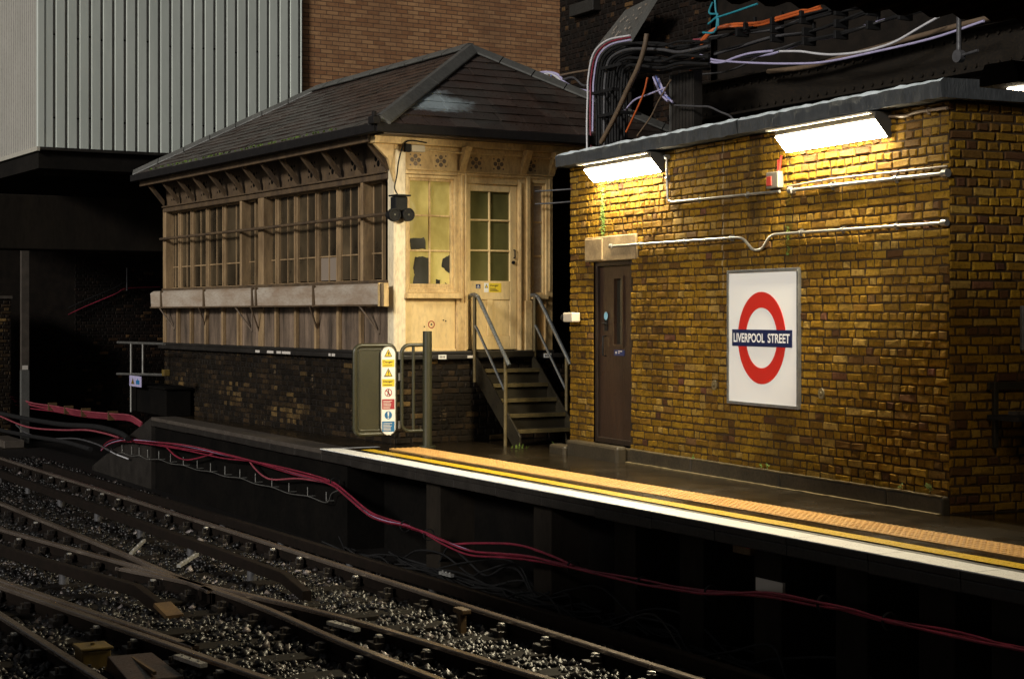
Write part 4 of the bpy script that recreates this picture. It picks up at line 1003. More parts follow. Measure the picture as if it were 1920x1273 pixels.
for py, pz in ((357, 354), (381, 377)): cable(FS, [EV(1003, py + 2, .02), EV(1040, py, .2), EV(1085, pz, .5)], .012, 'cable_grey', 'thin wire stretched from the cabin to the hut, %s of two' % ('upper' if py < 370 else 'lower'), n=2)

# ------------------------------------------------------------------ stairs up to the cabin door
st = fthing('staircase', FS, 'dark steel staircase with tubular handrails up to the cabin door', 'stairs')
SY0, SY1 = 1.10, 1.95
def stringer(y):
    mb = MB(); mb.add([(x, y + dy, z) for dy in (-.012, .012) for x, z in ((.08, 1.10), (.08, .80), (1.02, -.0), (1.18, 0), (1.18, .12), (1.14, .17))], [(0, 1, 2, 3, 4, 5), (11, 10, 9, 8, 7, 6)] + [(i, (i + 1) % 6, 6 + (i + 1) % 6, 6 + i) for i in range(6)])
    for k in range(5):
        for dx in (-.05, .04): mb.tube([(.22 + k * .185 + dx, y - .018, .80 - k * .162 + dx * -.2), (.22 + k * .185 + dx, y + .018, .80 - k * .162 + dx * -.2)], .013, 8)
    mb.build('stringer', 'stair_steel', st, bevel=.003)
stringer(SY0); stringer(SY1)
for k in range(5):
    z = .915 - k * .178; x = .125 + k * .205
    mb = MB(); mb.box(x - .09, x + .15, SY0 + .014, SY1 - .014, z - .025, z, 0); mb.box(x + .13, x + .156, SY0 + .014, SY1 - .014, z - .045, z + .004, 1)
    if k > 0: mb.box(x - .09, x - .084, SY0 + .014, SY1 - .014, z - .03, z + .12, 0)
    mb.build('tread', ['stair_steel', 'tread_edge'], st, bevel=.003)
mb = MB(); mb.box(-.02, .12, SY0 - .03, SY1 + .03, 1.06, 1.135); mb.build('landing', 'stair_steel', st, bevel=.006)
for y in (SY0 - .02, SY1 + .02):
    mb = MB(); mb.tube([(.10, y, .75), (.10, y, 1.84)], .024, 10); mb.build('handrail_post', 'tread_edge', st)
    mb = MB(); mb.tube([(.86, y, .0), (.86, y, 1.06)], .024, 10); mb.build('handrail_post', 'tread_edge', st)
    mb = MB(); mb.tube(smooth([(-.06, y, 1.80), (.0, y, 1.845), (.10, y, 1.85), (.18, y, 1.82), (.26, y, 1.74), (.95, y, .98)], 5), .026, 12); mb.build('top_rail', 'handrail_steel', st)
    mb = MB(); mb.tube([(.10, y, 1.47), (.16, y, 1.42), (.85, y, .66)], .018, 10); mb.build('mid_rail', 'handrail_steel', st)

# ------------------------------------------------------------------ platform end gate and barrier
GX = FP.onZ(800, 838)[0]; GP = YZ(GX)
gt = fthing('platform_gate', FP, 'green metal gate leaf carrying a tall strip of warning signs', 'gate')
gu = lambda px: FP.onX(px, 730, GX)[0]
def rr(u0, u1, v0, v1, r, n=6):
    out = []
    for cu, cv, a0 in ((u1 - r, v1 - r, 0), (u0 + r, v1 - r, 90), (u0 + r, v0 + r, 180), (u1 - r, v0 + r, 270)):
        for i in range(n + 1): an = R(a0 + 90 * i / n); out.append((cu + r * math.cos(an), cv + r * math.sin(an)))
    return out
g0, g1 = gu(661.5), gu(743.5); gz0, gz1 = .155, 1.255
def loop(mb, pts, r, x=GX):
    P_ = [Vector((x, u, v)) for u, v in pts]; mb.tube(P_ + P_[:2], r, 10)
mb = MB(); loop(mb, rr(g0 + .022, g1 - .022, gz0 + .022, gz1 - .022, .085), .026); mb.build('gate_frame', 'gate_green', gt)
mb = MB(); mb.poly(GP, rr(g0 + .03, g1 - .03, gz0 + .03, gz1 - .03, .08), -.006, .004); mb.build('gate_sheet', 'gate_green', gt)
mb = MB(); loop(mb, rr(g0 + .07, g1 - .2, gz0 + .07, gz1 - .07, .03), .008, GX + .006); mb.build('inner_bead', 'gate_green', gt)
s0, s1 = gu(712.5), gu(740); sz0, sz1 = FP.onX(726, 815, GX)[1], FP.onX(726, 650, GX)[1]
mb = MB(); mb.poly(GP, rr(s0, s1, sz0, sz1, (s1 - s0) * .46), .02, .028); ss = mb.build('sign_strip', 'label_white', gt)
mb = MB(); loop(mb, rr(s0, s1, sz0, sz1, (s1 - s0) * .46), .006, GX + .026); mb.build('strip_edge', 'galvanised', ss)
sc_ = (s0 + s1) / 2; zz = lambda py: FP.onX(726, py, GX)[1]; hw = (s1 - s0) * .42
def tri(py0, py1, bolt):
    mb = MB(); a_, b_ = zz(py1), zz(py0); w_ = (b_ - a_) * .55
    mb.poly(GP, [(sc_ - w_, a_), (sc_ + w_, a_), (sc_, b_)], .028, .0292, 0); k = (b_ - a_)
    mb.poly(GP, [(sc_ - w_ * .74, a_ + k * .10), (sc_ + w_ * .74, a_ + k * .10), (sc_, b_ - k * .17)], .0292, .0300, 1)
    if bolt: mb.poly(GP, [(sc_ + .004, b_ - k * .30), (sc_ + .010, a_ + k * .46), (sc_ + .022, a_ + k * .46), (sc_ - .004, a_ + k * .14), (sc_ + .0, a_ + k * .38), (sc_ - .014, a_ + k * .38)], .0300, .0306, 0)
    else: mb.slab(GP, sc_ - .006, sc_ + .006, a_ + k * .34, b_ - k * .30, .0300, .0306, 0); mb.slab(GP, sc_ - .006, sc_ + .006, a_ + k * .16, a_ + k * .26, .0300, .0306, 0)
    mb.build('warning_triangle', ['label_black', 'label_yellow'], ss)
tri(654, 669, True); tri(690, 706, False)
def plate(py0, py1, mat, lmat, lines, head=None, name='notice'):
    mb = MB(); a_, b_ = zz(py1), zz(py0); mb.slab(GP, sc_ - hw, sc_ + hw, a_, b_, .028, .0292, 0)
    if head: text_on(mb, GP, head, sc_ - hw * .8, sc_ + hw * .75, b_ - (b_ - a_) * .55, b_ - (b_ - a_) * .15, .0298, 1, .02)
    top = b_ - (b_ - a_) * (.66 if head else .12); n = lines
    for q in range(n):
        z = top - (top - a_ - .008) * (q + .5) / n; k = random.uniform(.3, .8) if q else .8
        mb.slab(GP, sc_ - hw * .82, sc_ - hw * .82 + hw * 1.6 * (k * .5 + .5), z - .004, z + .004, .0292, .0298, 1)
    mb.build(name, [mat, lmat], ss)
plate(674, 688, 'label_yellow', 'label_black', 1, 'Danger'); plate(710.5, 724.5, 'label_yellow', 'label_black', 1, 'Danger')
plate(748, 767, 'label_red', 'label_dim_white', 6); plate(789.5, 809, 'label_blue', 'label_dim_white', 6)
mb = MB(); c_ = zz(736); r_ = zz(728.5) - c_; mb.ring(GP, sc_, c_, r_ * .82, r_, .028, .0292, 0, 28)
an = R(-45); mb.poly(GP, [(sc_ - r_ * .72, c_ + r_ * .56), (sc_ - r_ * .56, c_ + r_ * .72), (sc_ + r_ * .72, c_ - r_ * .56), (sc_ + r_ * .56, c_ - r_ * .72)], .0296, .0302, 0)
mb.disc(GP, sc_ + .003, c_ + .030, .008, .028, .0290, 1, 10); mb.poly(GP, [(sc_ - .009, c_ + .02), (sc_ + .010, c_ + .02), (sc_ + .010, c_ - .008), (sc_ + .022, c_ - .038), (sc_ + .012, c_ - .038), (sc_ + .0, c_ - .012), (sc_ - .014, c_ - .038), (sc_ - .022, c_ - .036), (sc_ - .009, c_ - .006)], .028, .0290, 1)
mb.build('no_walking_symbol', ['label_red', 'label_black'], ss)
mb = MB(); c_ = zz(778); r_ = zz(770.5) - c_; mb.disc(GP, sc_, c_, r_, .028, .0292, 0, 28); mb.poly(GP, [(sc_ - .011, c_ + .04), (sc_ + .011, c_ + .04), (sc_ + .006, c_ - .015), (sc_ - .006, c_ - .015)], .0292, .0298, 1); mb.disc(GP, sc_, c_ - .032, .009, .0292, .0298, 1, 10); mb.build('blue_symbol', ['label_blue', 'label_white'], ss)
mb = MB()
for py in (667, 707, 797): mb.tube([(GX + .0, gu(748), zz(py) - .045), (GX, gu(748), zz(py) + .045)], .020, 10)
mb.build('hinge', 'galvanised', gt)
br = fthing('platform_barrier', FP, 'short fixed green barrier on a thick post beside the stairs', 'barrier')
b0, b1, pc = gu(753), gu(800), gu(800)
mb = MB(); top, bot = 1.235, .20
path = [(pc, top), (b0 + .12, top)] + [(b0 + .10 - .10 * math.sin(R(a_)), top - .10 + .10 * math.cos(R(a_))) for a_ in (15, 35, 55, 75, 90)] + [(b0, bot + .1)] + [(b0 + .10 - .10 * math.cos(R(a_)), bot + .10 - .10 * math.sin(R(a_))) for a_ in (15, 35, 55, 75, 90)] + [(pc, bot)]
mb.tube([(GX, u, v) for u, v in path], .023, 10); mb.build('rail', 'gate_green', br)
mb = MB(); mb.tube([(GX, gu(775), bot), (GX, gu(775), top)], .019, 10); mb.build('bar', 'gate_green', br)
mb = MB(); mb.tube([(GX + .02, pc, -.02), (GX + .02, pc, FP.onX(800, 621, GX)[1])], .056, 20); mb.build('post', 'gate_green', br, bevel=.006)
mb = MB(); mb.tube([(GX + .02, pc, 0), (GX + .02, pc, .02)], .10, 20); mb.build('foot_plate', 'gate_green', br, bevel=.005)

# ------------------------------------------------------------------ grey clad building behind, brick tower, sooty wall
CX = -9.3                                   # front plane of the clad building in the cabin frame
cy0, cz0 = FS.onX(72, 275, CX); cy1 = FS.onX(566, 180, CX)[0]
clad = fthing('clad_building', FS, 'grey ribbed metal clad building overhanging the tracks behind the cabin', 'building')
CTOP = 12.0
def ribbed(mb, mp, u0, u1, z0, z1, pitch, gw, dep, screws, gm=0):
    u = u0; k = 0
    while u < u1 - .001:
        a_, b_ = u, min(u + pitch - gw, u1)
        mb.quad(mp(a_, z0), mp(b_, z0), mp(b_, z1), mp(a_, z1), 0)
        if b_ < u1:
            s_ = gw * .22; e_ = min(b_ + gw, u1)
            mb.quad(mp(b_, z0), mp(b_ + s_, z0, -dep), mp(b_ + s_, z1, -dep), mp(b_, z1), gm)
            mb.quad(mp(b_ + s_, z0, -dep), mp(e_ - s_, z0, -dep), mp(e_ - s_, z1, -dep), mp(b_ + s_, z1, -dep), 1)
            mb.quad(mp(e_ - s_, z0, -dep), mp(e_, z0), mp(e_, z1), mp(e_ - s_, z1, -dep), gm)
            if screws and k % 2 == 0 or (screws and k % 5 == 3):
                for z in (z0 + .50, z0 + 1.85): mb.disc(mp, b_ + gw * .5, z + random.uniform(-.03, .03), .016, -dep, -dep + .012, 2, 8)
        u += pitch; k += 1
mb = MB(); ribbed(mb, YZ(CX), cy0 + .10, cy1, cz0, CTOP, .2, .062, .035, True)
mb.build('front_cladding', ['cladding_grey', 'groove_grey', 'shadow_void'], clad)
mb = MB(); ribbed(mb, lambda u, v, o=0: Vector((CX - u, cy0 - o, v)), .05, 9, cz0, CTOP, .118, .058, .03, False, 1)
mb.build('side_cladding', ['cladding_cream', 'groove_grey'], clad)
mb = MB(); mb.box(CX - .08, CX + .012, cy0 - .012, cy0 + .10, cz0 - .02, CTOP); mb.build('corner_trim', 'cladding_grey', clad, bevel=.006)
mb = MB(); mb.box(CX - 9, CX + .02, cy0 - .03, cy0 + .02, cz0 - .07, cz0); mb.build('side_trim', 'cladding_cream', clad)
mb = MB(); mb.box(CX - .06, CX + .015, cy0 + .02, cy1, cz0 - .05, cz0 - .002); mb.build('front_trim', 'black_ledge', clad)
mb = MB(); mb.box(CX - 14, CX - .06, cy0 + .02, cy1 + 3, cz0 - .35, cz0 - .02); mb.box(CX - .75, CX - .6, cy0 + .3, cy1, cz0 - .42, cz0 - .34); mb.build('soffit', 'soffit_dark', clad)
mb = MB(); mb.quad((CX - .05, cy1, cz0), (CX - 6, cy1, cz0), (CX - 6, cy1, CTOP), (CX - .05, cy1, CTOP)); mb.quad((CX - .06, cy0 + .1, cz0), (CX - .06, cy1, cz0), (CX - .06, cy1, CTOP), (CX - .06, cy0 + .1, CTOP)); mb.build('backing', 'groove_grey', clad)
TX = CX - .08
ty0 = FS.onX(566, 100, TX)[0] + .9; ty1 = FS.onX(1075, 60, TX)[0] + .6
mb = MB(); mb.add([(x, y, z) for x in (TX, TX - .9) for y, z in ((ty0 - 1, -1.1), (ty1, -1.1), (ty1, 13), (ty0 - 1, 13))], [(0, 1, 2, 3), (1, 5, 6, 2), (4, 7, 6, 5), (0, 3, 7, 4), (3, 2, 6, 7)])
o = mb.build('brick_tower', 'tower_brick')
# brick texture is laid in the wall's own plane: x along the wall
o.data.transform(Matrix.Rotation(-R(90), 4, 'Z')); place(o, FS); o.rotation_euler.z += R(90)
tag(o, 'tall plain brown brick building rising behind the slate roof', 'building')
DY = 5.5                                    # sooty wall parallel to the platform
dw = fthing('sooty_wall', FP, 'tall soot black brick wall behind the brick hut with scattered bare bricks', 'wall')
dx0 = FP.onY(1050, 60, DY)[0]
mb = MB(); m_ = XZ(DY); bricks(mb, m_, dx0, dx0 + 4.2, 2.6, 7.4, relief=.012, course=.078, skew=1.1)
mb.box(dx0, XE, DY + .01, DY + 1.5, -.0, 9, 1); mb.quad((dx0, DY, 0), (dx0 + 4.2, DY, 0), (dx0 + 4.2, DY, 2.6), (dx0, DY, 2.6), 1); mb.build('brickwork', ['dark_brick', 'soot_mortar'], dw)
a_, z_ = FP.onY(1082, 22, DY); b_, _ = FP.onY(1127, 5, DY)
mb = MB(); mb.box(a_, b_, DY - .14, DY, z_ - .10, z_ + .08); mb.build('window_sill', 'black_ledge', dw, bevel=.01)
mb = MB(); mb.box(a_ + .05, b_ - .05, DY - .02, DY, z_ + .081, z_ + 1.4); mb.build('window_recess', 'shadow_void', dw)
# buttress with a sloping slab
bt = fthing('buttress', FP, 'dark brick buttress topped by a tilted grey slab spotted with lichen', 'buttress')
BY = 5.0
P0, P1, P2, P3 = FP.onY(1113, 98, BY), FP.onY(1171, 23, BY), FP.onY(1226, -6, BY - .5), FP.onY(1162, 82, BY - .5)
mb = MB(); pts = [Vector((P0[0], BY + .45, P0[1])), Vector((FP.onY(1222, -12, BY + .45)[0], BY + .45, FP.onY(1222, -12, BY + .45)[1])), Vector((*FP.onY(1226, 0, BY), 0)), Vector((*FP.onY(1174, 74, BY), 0)), Vector((*FP.onY(1104, 118, BY), 0))]
A_ = FP.vY(1104, 116, BY); B_ = FP.vY(1178, 74, BY - .15); C_ = FP.vY(1228, -8, BY - .15); D_ = FP.vY(1172, 20, BY + .3); E_ = FP.vY(1115, 92, BY + .2)
nd = Vector((.02, .03, -.06))
mb.add([A_, B_, C_, D_, E_, A_ + nd, B_ + nd, C_ + nd, D_ + nd, E_ + nd], [(0, 1, 2, 3, 4), (9, 8, 7, 6, 5)] + [(i, (i + 1) % 5, 5 + (i + 1) % 5, 5 + i) for i in range(5)])
rs = random.Random(3)
for _ in range(60):
    a_, b_ = rs.random(), rs.random(); p = (A_.lerp(B_, a_)).lerp(D_.lerp(C_, a_), b_ * .9) + Vector((0, -.004, .004)); s_ = rs.uniform(.008, .03); e1 = (B_ - A_).normalized() * s_; e2 = (D_ - A_).normalized() * s_
    mb.add([p + e1 * math.cos(q * 1.05) * rs.uniform(.6, 1.2) + e2 * math.sin(q * 1.05) * rs.uniform(.6, 1.2) for q in range(6)], [(0, 1, 2, 3, 4, 5)], 1)
mb.build('sloping_slab', ['hip_stone', 'trough_paint'], bt)
wx0, wx1 = B_.x + .02, FP.onY(1290, 30, BY)[0]
mb = MB(); bricks(mb, XZ(BY + .36), B_.x - .15, wx1, 2.6, 6.2, relief=.012, skew=1.3); mb.quad((A_.x, BY + .1, 2.0), (B_.x, BY - .1, 2.0), (B_.x, BY - .1, B_.z - .1), (A_.x, BY + .1, A_.z - .1), 1); mb.build('brickwork', ['dark_brick', 'soot_mortar'], bt)
# riveted girder over the hut
gd = fthing('steel_girder', FP, 'dark brown riveted steel girder running just above the hut roof', 'girder')
GY = 4.7; GXa, GXb = FP.onY(1290, 230, GY)[0], XE
gzb = FP.onY(1560, 183, GY)[1]; gzt = FP.onY(1560, 115, GY)[1]
mb = MB(); mb.box(GXa, GXb, GY, GY + .03, gzb, gzt)
x = GXa + .1
while x < GXb:
    for z in (gzb + .06, gzt - .06): mb.tube([(x, GY + .002, z), (x, GY - .014, z), (x, GY - .022, z)], .020, 8)
    x += .16
mb.build('web_plate', 'girder_brown', gd)
mb = MB(); mb.box(GXa, GXb, GY - .16, GY + .12, gzb - .03, gzb); mb.box(GXa, GXb, GY - .16, GY + .12, gzt, gzt + .03); mb.build('flange', 'girder_brown', gd, bevel=.006)
# tall grey duct with a bright edge
dt = fthing('cable_duct', FP, 'upright dark ribbed duct with one bright edge behind the hut roof', 'duct')
QY = 3.9; a_, zt_ = FP.onY(1259, 141, QY); b_, zb_ = FP.onY(1301, 248, QY)
mb = MB(); mb.box(a_, b_, QY, QY + .12, 3.3, zt_, 0)
for q in range(7): x = a_ + .03 + (b_ - a_ - .06) * q / 6; mb.box(x - .006, x + .006, QY - .012, QY, 3.3, zt_ - .02, 0)
mb.build('body', 'black_ledge', dt)
mb = MB(); mb.box(a_ - .014, a_, QY - .02, QY + .12, 3.3, zt_); mb.build('edge_strip', 'galvanised', dt)

# ------------------------------------------------------------------ cables over the hut roof
KY = 4.3
V = lambda px, py, y=KY: FP.vY(px, py, y)
cable(FP, [V(1294, 143, KY - .2), V(1300, 110, KY - .2), V(1312, 82, KY - .2), V(1335, 58, KY - .15), V(1370, 47), V(1420, 44), V(1455, 35), V(1500, 22), V(1537, 13)], .020, 'cable_orange', 'bright orange cable rising from the duct and bending along the wall')
cable(FP, [V(1299, 143, KY - .22), V(1305, 112, KY - .22), V(1318, 80, KY - .2), V(1342, 56, KY - .17), V(1380, 50), V(1422, 48), V(1460, 38), V(1502, 26), V(1540, 17)], .016, 'cable_orange', 'second orange cable lying close under the bright orange one')
cable(FP, [V(1310, 102), V(1335, 112), V(1365, 116), V(1420, 119), V(1480, 120), V(1545, 117), V(1640, 98), V(1750, 72), V(1845, 40)], .014, 'cable_lilac', 'long lilac cable sagging and rising to the canopy, lowest of the pale cables')
cable(FP, [V(1312, 105), V(1335, 117), V(1356, 117), V(1380, 108), V(1410, 100), V(1450, 96)], .015, 'cable_lilac', 'short lilac cable looping out of the cable bend')
cable(FP, [V(1462, 97), V(1500, 97), V(1530, 101), V(1560, 103), V(1600, 100), V(1640, 92), V(1680, 78), V(1720, 55), V(1760, 32)], .014, 'cable_white', 'pale grey cable sagging above the long lilac cable')
cable(FP, [V(1440, 135, 4.5), V(1500, 128, 4.5), V(1540, 120, 4.5), V(1580, 108, 4.5), V(1700, 75, 4.5), V(1840, 38, 4.5), V(1900, 28, 4.5)], .030, 'hose_brown', 'thick brown pipe rising behind the pale sagging cables')
cable(FP, [V(1315, 140, 4.5), V(1360, 135, 4.5), V(1400, 120, 4.5), V(1440, 98, 4.5), V(1500, 80, 4.5)], .012, 'cable_grey', 'thin grey cable curving up behind the orange cables')
# four bundled runs slung on hangers
runs = [[(1300, 78), (1350, 70), (1385, 62), (1450, 55), (1505, 38), (1570, 22), (1640, 8)], [(1340, 100), (1385, 88), (1450, 72), (1510, 60), (1570, 45), (1630, 22), (1690, 8)],
        [(1390, 108), (1450, 98), (1510, 78), (1570, 66), (1630, 48), (1690, 30), (1750, 15)], [(1310, 66), (1350, 55), (1400, 50), (1450, 40), (1505, 28), (1560, 15)]]
cols = ['black_rubber', 'cable_grey', 'black_rubber', 'black_rubber', 'black_rubber']
rs = random.Random(21)
for ri, rn in enumerate(runs):
    for k in range(5):
        m_ = cols[(k + ri) % 5]
        if ri == 0 and k == 4: m_ = 'cable_pink'
        if ri == 2 and k == 2: m_ = 'cable_lilac'
        lab = {'cable_pink': 'pink cable among the dark bundled runs under the orange cables', 'cable_lilac': 'lilac cable among the lower dark bundled runs'}.get(m_, 'dark cable in the bundled runs slung above the hut roof')
        cable(FP, [V(px, py + rs.uniform(-3, 3), KY + .05 + rs.uniform(-.05, .05)) for px, py in rn], rs.uniform(.010, .018), m_, lab, group='bundled cables above the hut')
    for px, py in rn[2:6]:
        c = V(px, py, KY - .02); mb = MB(); mb.box(c.x - .02, c.x + .02, c.y - .04, c.y + .14, c.z - .045, c.z + .045); mb.box(c.x - .014, c.x + .014, c.y + .10, c.y + .14, c.z, c.z + .12)
        place(tag(mb.build('cable_clamp', 'black_rubber', bevel=.006), 'small black clamp holding a dark cable run', 'clamp', 'clamps on the bundled cables'), FP)
# vertical bundle that bends over to the right
ub = ['cable_white', 'cable_red', 'cable_lilac', 'black_rubber', 'black_rubber', 'black_rubber', 'cable_grey', 'black_rubber', 'black_rubber', 'black_rubber', 'black_rubber', 'black_rubber', 'black_rubber', 'black_rubber', 'black_rubber']
ul = {'cable_white': 'white cable on the outside of the upright bundle beside the slate roof', 'cable_red': 'crimson cable on the outside of the upright bundle beside the slate roof', 'cable_lilac': 'lilac cable on the outside of the upright bundle beside the slate roof'}
for k, m_ in enumerate(ub):
    x = 1102 + k * 5.2; r_ = 66 - k * 3.6; top = 66 + k * 4.6; yy = 3.6 + (k % 3) * .1; e_ = rs.uniform(-6, 6)
    pts = [(x + rs.uniform(-2, 2), 285), (x + rs.uniform(-1.5, 1.5), 230), (x, 180), (x + 1, top + r_ + 16), (x + r_ * .16, top + r_ * .55), (x + r_ * .55, top + r_ * .16), (x + r_ * 1.2, top + e_ * .4), (1240, top + e_ + 3), (1275, top + 2 - e_), (1330, top - 4 + e_), (1390, top - 16 + rs.uniform(-8, 8)), (1450 + rs.uniform(-20, 30), top - 30 + rs.uniform(-8, 8))][:(7 if k < 3 else 10)]
    cable(FP, [V(a_, b_, yy) for a_, b_ in pts], .021 if k > 3 else .014, m_, ul.get(m_, 'dark cable in the upright bundle that bends over behind the hut roof'), group='upright cable bundle')
for px, py, hh in ((1118, 172, 22), (1135, 125, 26), (1130, 215, 22)):
    c = V(px + 14, py, 3.55); mb = MB(); mb.box(c.x - .26, c.x + .26, c.y - .03, c.y - .01, c.z - .02, c.z + .02); mb.box(c.x - .26, c.x - .24, c.y - .03, c.y + .3, c.z - .02, c.z + .02); mb.box(c.x + .24, c.x + .26, c.y - .03, c.y + .3, c.z - .02, c.z + .02)
    place(tag(mb.build('cable_tie_bar', 'black_rubber', bevel=.004), 'black metal strap across the upright cable bundle', 'strap', 'straps on the cable bundle'), FP)
cable(FP, [V(1213, 64, 3.4), V(1208, 92, 3.4), V(1196, 128, 3.4), V(1176, 170, 3.4), V(1152, 222, 3.4), V(1127, 268, 3.4)], .032, 'hose_brown', 'thick brown hose slanting down in front of the upright cable bundle', name='hose', cat='hose')
cable(FP, [V(1214, 146, 3.5), V(1207, 175, 3.5), V(1192, 210, 3.5), V(1174, 248, 3.5)], .013, 'cable_orange', 'thin rust red cable slanting behind the thick brown hose')
cable(FP, [V(1258, 150, 3.6), V(1235, 190, 3.6), V(1220, 220, 3.6), V(1195, 255, 3.6)], .012, 'hose_brown', 'thin dark brown cable hanging in a slack curve beside the duct')
for k, (dx, dy) in enumerate(((0, 0), (5, -2), (10, 3))): cable(FP, [V(1225 + dx, 145 + dy, 3.8), V(1232 + dx, 162 + dy, 3.8), V(1240 + dx, 178 + dy, 3.8), V(1252 + dx, 190 + dy, 3.8)], .015, 'cable_blue' if k == 1 else 'cable_lilac', 'short hanging cable tail left of the duct, %s' % ('blue' if k == 1 else 'pale lilac'), group='hanging cable tails')
cable(FP, [V(1172, 207, 3.7), V(1190, 188, 3.7), V(1215, 178, 3.7), V(1248, 165, 3.7)], .012, 'cable_lilac', 'lilac cable arching low between hose and duct')
cable(FP, [V(1265, 198, 3.8), V(1310, 200, 3.8), V(1330, 201, 3.8), V(1350, 210, 3.8), V(1370, 219, 3.8), V(1380, 235, 3.8)], .013, 'cable_grey', 'grey cable arching from the duct onto the hut roof')
# loose pale coil over the cabin roof
for k, (m_, pts, lab) in enumerate((('cable_lilac', [(1000, 142), (1020, 136), (1045, 140), (1060, 156), (1085, 168), (1104, 172)], 'lilac cable'), ('cable_white', [(1005, 146), (1030, 138), (1048, 148), (1070, 170), (1098, 178)], 'white cable'),
        ('cable_pink', [(1016, 136), (1022, 146), (1028, 158)], 'pink cable'), ('cable_blue', [(1036, 136), (1033, 146), (1030, 158)], 'blue cable'), ('cable_white', [(1024, 134), (1028, 146), (1034, 160)], 'short white cable'), ('cable_grey', [(1055, 150), (1075, 146), (1092, 160), (1104, 160)], 'grey cable'), ('hose_brown', [(1050, 142), (1080, 136), (1106, 132)], 'brown pipe'))):
    cable(FP, [V(a_, b_, 4.9) for a_, b_ in pts], .022 if k < 2 else .017, m_, lab + ' in the loose tangle beyond the slate roof', group='cable tangle beyond the roof')
# teal ropes
for k, pts in enumerate(([(1340, -8), (1342, 20), (1345, 34), (1340, 60), (1318, 62)], [(1343, 34), (1380, 22), (1420, 8)], [(1336, 5), (1330, 25), (1346, 28), (1335, 40), (1328, 46), (1345, 34), (1347, 50)])):
    cable(FP, [V(a_, b_, 4.0) for a_, b_ in pts], .013, 'rope_teal', ('teal rope hanging straight in front of the dark wall', 'teal rope stretched sideways from the knot', 'teal rope tangled in a knot')[k], cat='rope', name='rope')
mb = MB(); c = V(1798, 106, 3.6); mb.tube([(c.x, c.y, c.z), (c.x, c.y, c.z + .75)], .024, 8)
t = fthing('hanger_rod', FP, 'thin vertical hanger rod with a round grey end below the canopy', 'rod'); mb.build('rod', 'cable_grey', t)
mb = MB(); mb.tube([(c.x, c.y - .03, c.z), (c.x, c.y + .03, c.z)], .06, 14); mb.tube([(c.x, c.y, c.z), (c.x + .25, c.y, c.z + .02)], .014, 8); mb.build('end_plate', 'cable_grey', t)

# ------------------------------------------------------------------ dark end of the station at the far side
wl_ = fthing('rear_wall', FS, 'dark brick wall under the clad building beyond the platform end', 'wall')
RX = CX - 9.5; ra, rb = FS.onX(-60, 600, RX)[0], FS.onX(330, 600, RX)[0] + 2
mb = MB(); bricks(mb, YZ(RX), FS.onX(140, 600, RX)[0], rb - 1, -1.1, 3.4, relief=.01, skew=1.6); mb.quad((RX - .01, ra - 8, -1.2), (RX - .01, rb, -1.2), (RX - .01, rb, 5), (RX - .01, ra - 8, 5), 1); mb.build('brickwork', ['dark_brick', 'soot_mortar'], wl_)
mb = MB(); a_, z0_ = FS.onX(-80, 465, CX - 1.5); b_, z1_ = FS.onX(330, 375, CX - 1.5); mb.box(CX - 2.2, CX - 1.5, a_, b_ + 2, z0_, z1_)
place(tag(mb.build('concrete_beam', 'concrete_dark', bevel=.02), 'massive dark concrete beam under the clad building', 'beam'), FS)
ps_ = fthing('steel_post', FS, 'slim steel post with a pale painted foot below the concrete beam', 'post')
a_, z0_ = FS.onX(40, 757, CX - 8.0); b_, z1_ = FS.onX(55, 468, CX - 8.0); zm = FS.onX(48, 694, CX - 8.0)[1]
mb = MB(); mb.box(CX - 8.1, CX - 8.0, a_, b_, zm, z1_ + .3); mb.build('shaft', 'coping_stone', ps_, bevel=.005)
mb = MB(); mb.box(CX - 8.104, CX - 7.996, a_ - .003, b_ + .003, -1.15, zm); mb.build('painted_foot', 'hip_stone', ps_, bevel=.005)
mb = MB(); mb.box(CX - 7.996, CX - 7.99, a_ + .02, b_ - .03, zm + .01, zm + .10); mb.build('number_plate', 'label_dim_white', ps_)
pr = fthing('brick_pier', FS, 'lit brick pier at the outer edge beside the slim steel post', 'pier')
a_, b_ = FS.onX(-70, 600, CX - 8.3)[0], FS.onX(20, 600, CX - 8.3)[0]; zt_ = FS.onX(10, 560, CX - 8.3)[1]
mb = MB(); bricks(mb, YZ(CX - 8.3), a_, b_, -1.1, zt_, relief=.012); mb.box(CX - 9.1, CX - 8.302, a_, b_, -1.1, zt_, 1); mb.build('brickwork', ['sooty_brick', 'soot_mortar'], pr)
mb = MB(); mb.box(CX - 9.1, CX - 8.27, a_, b_ + .03, zt_, zt_ + .06); mb.build('cap_stone', 'coping_stone', pr)
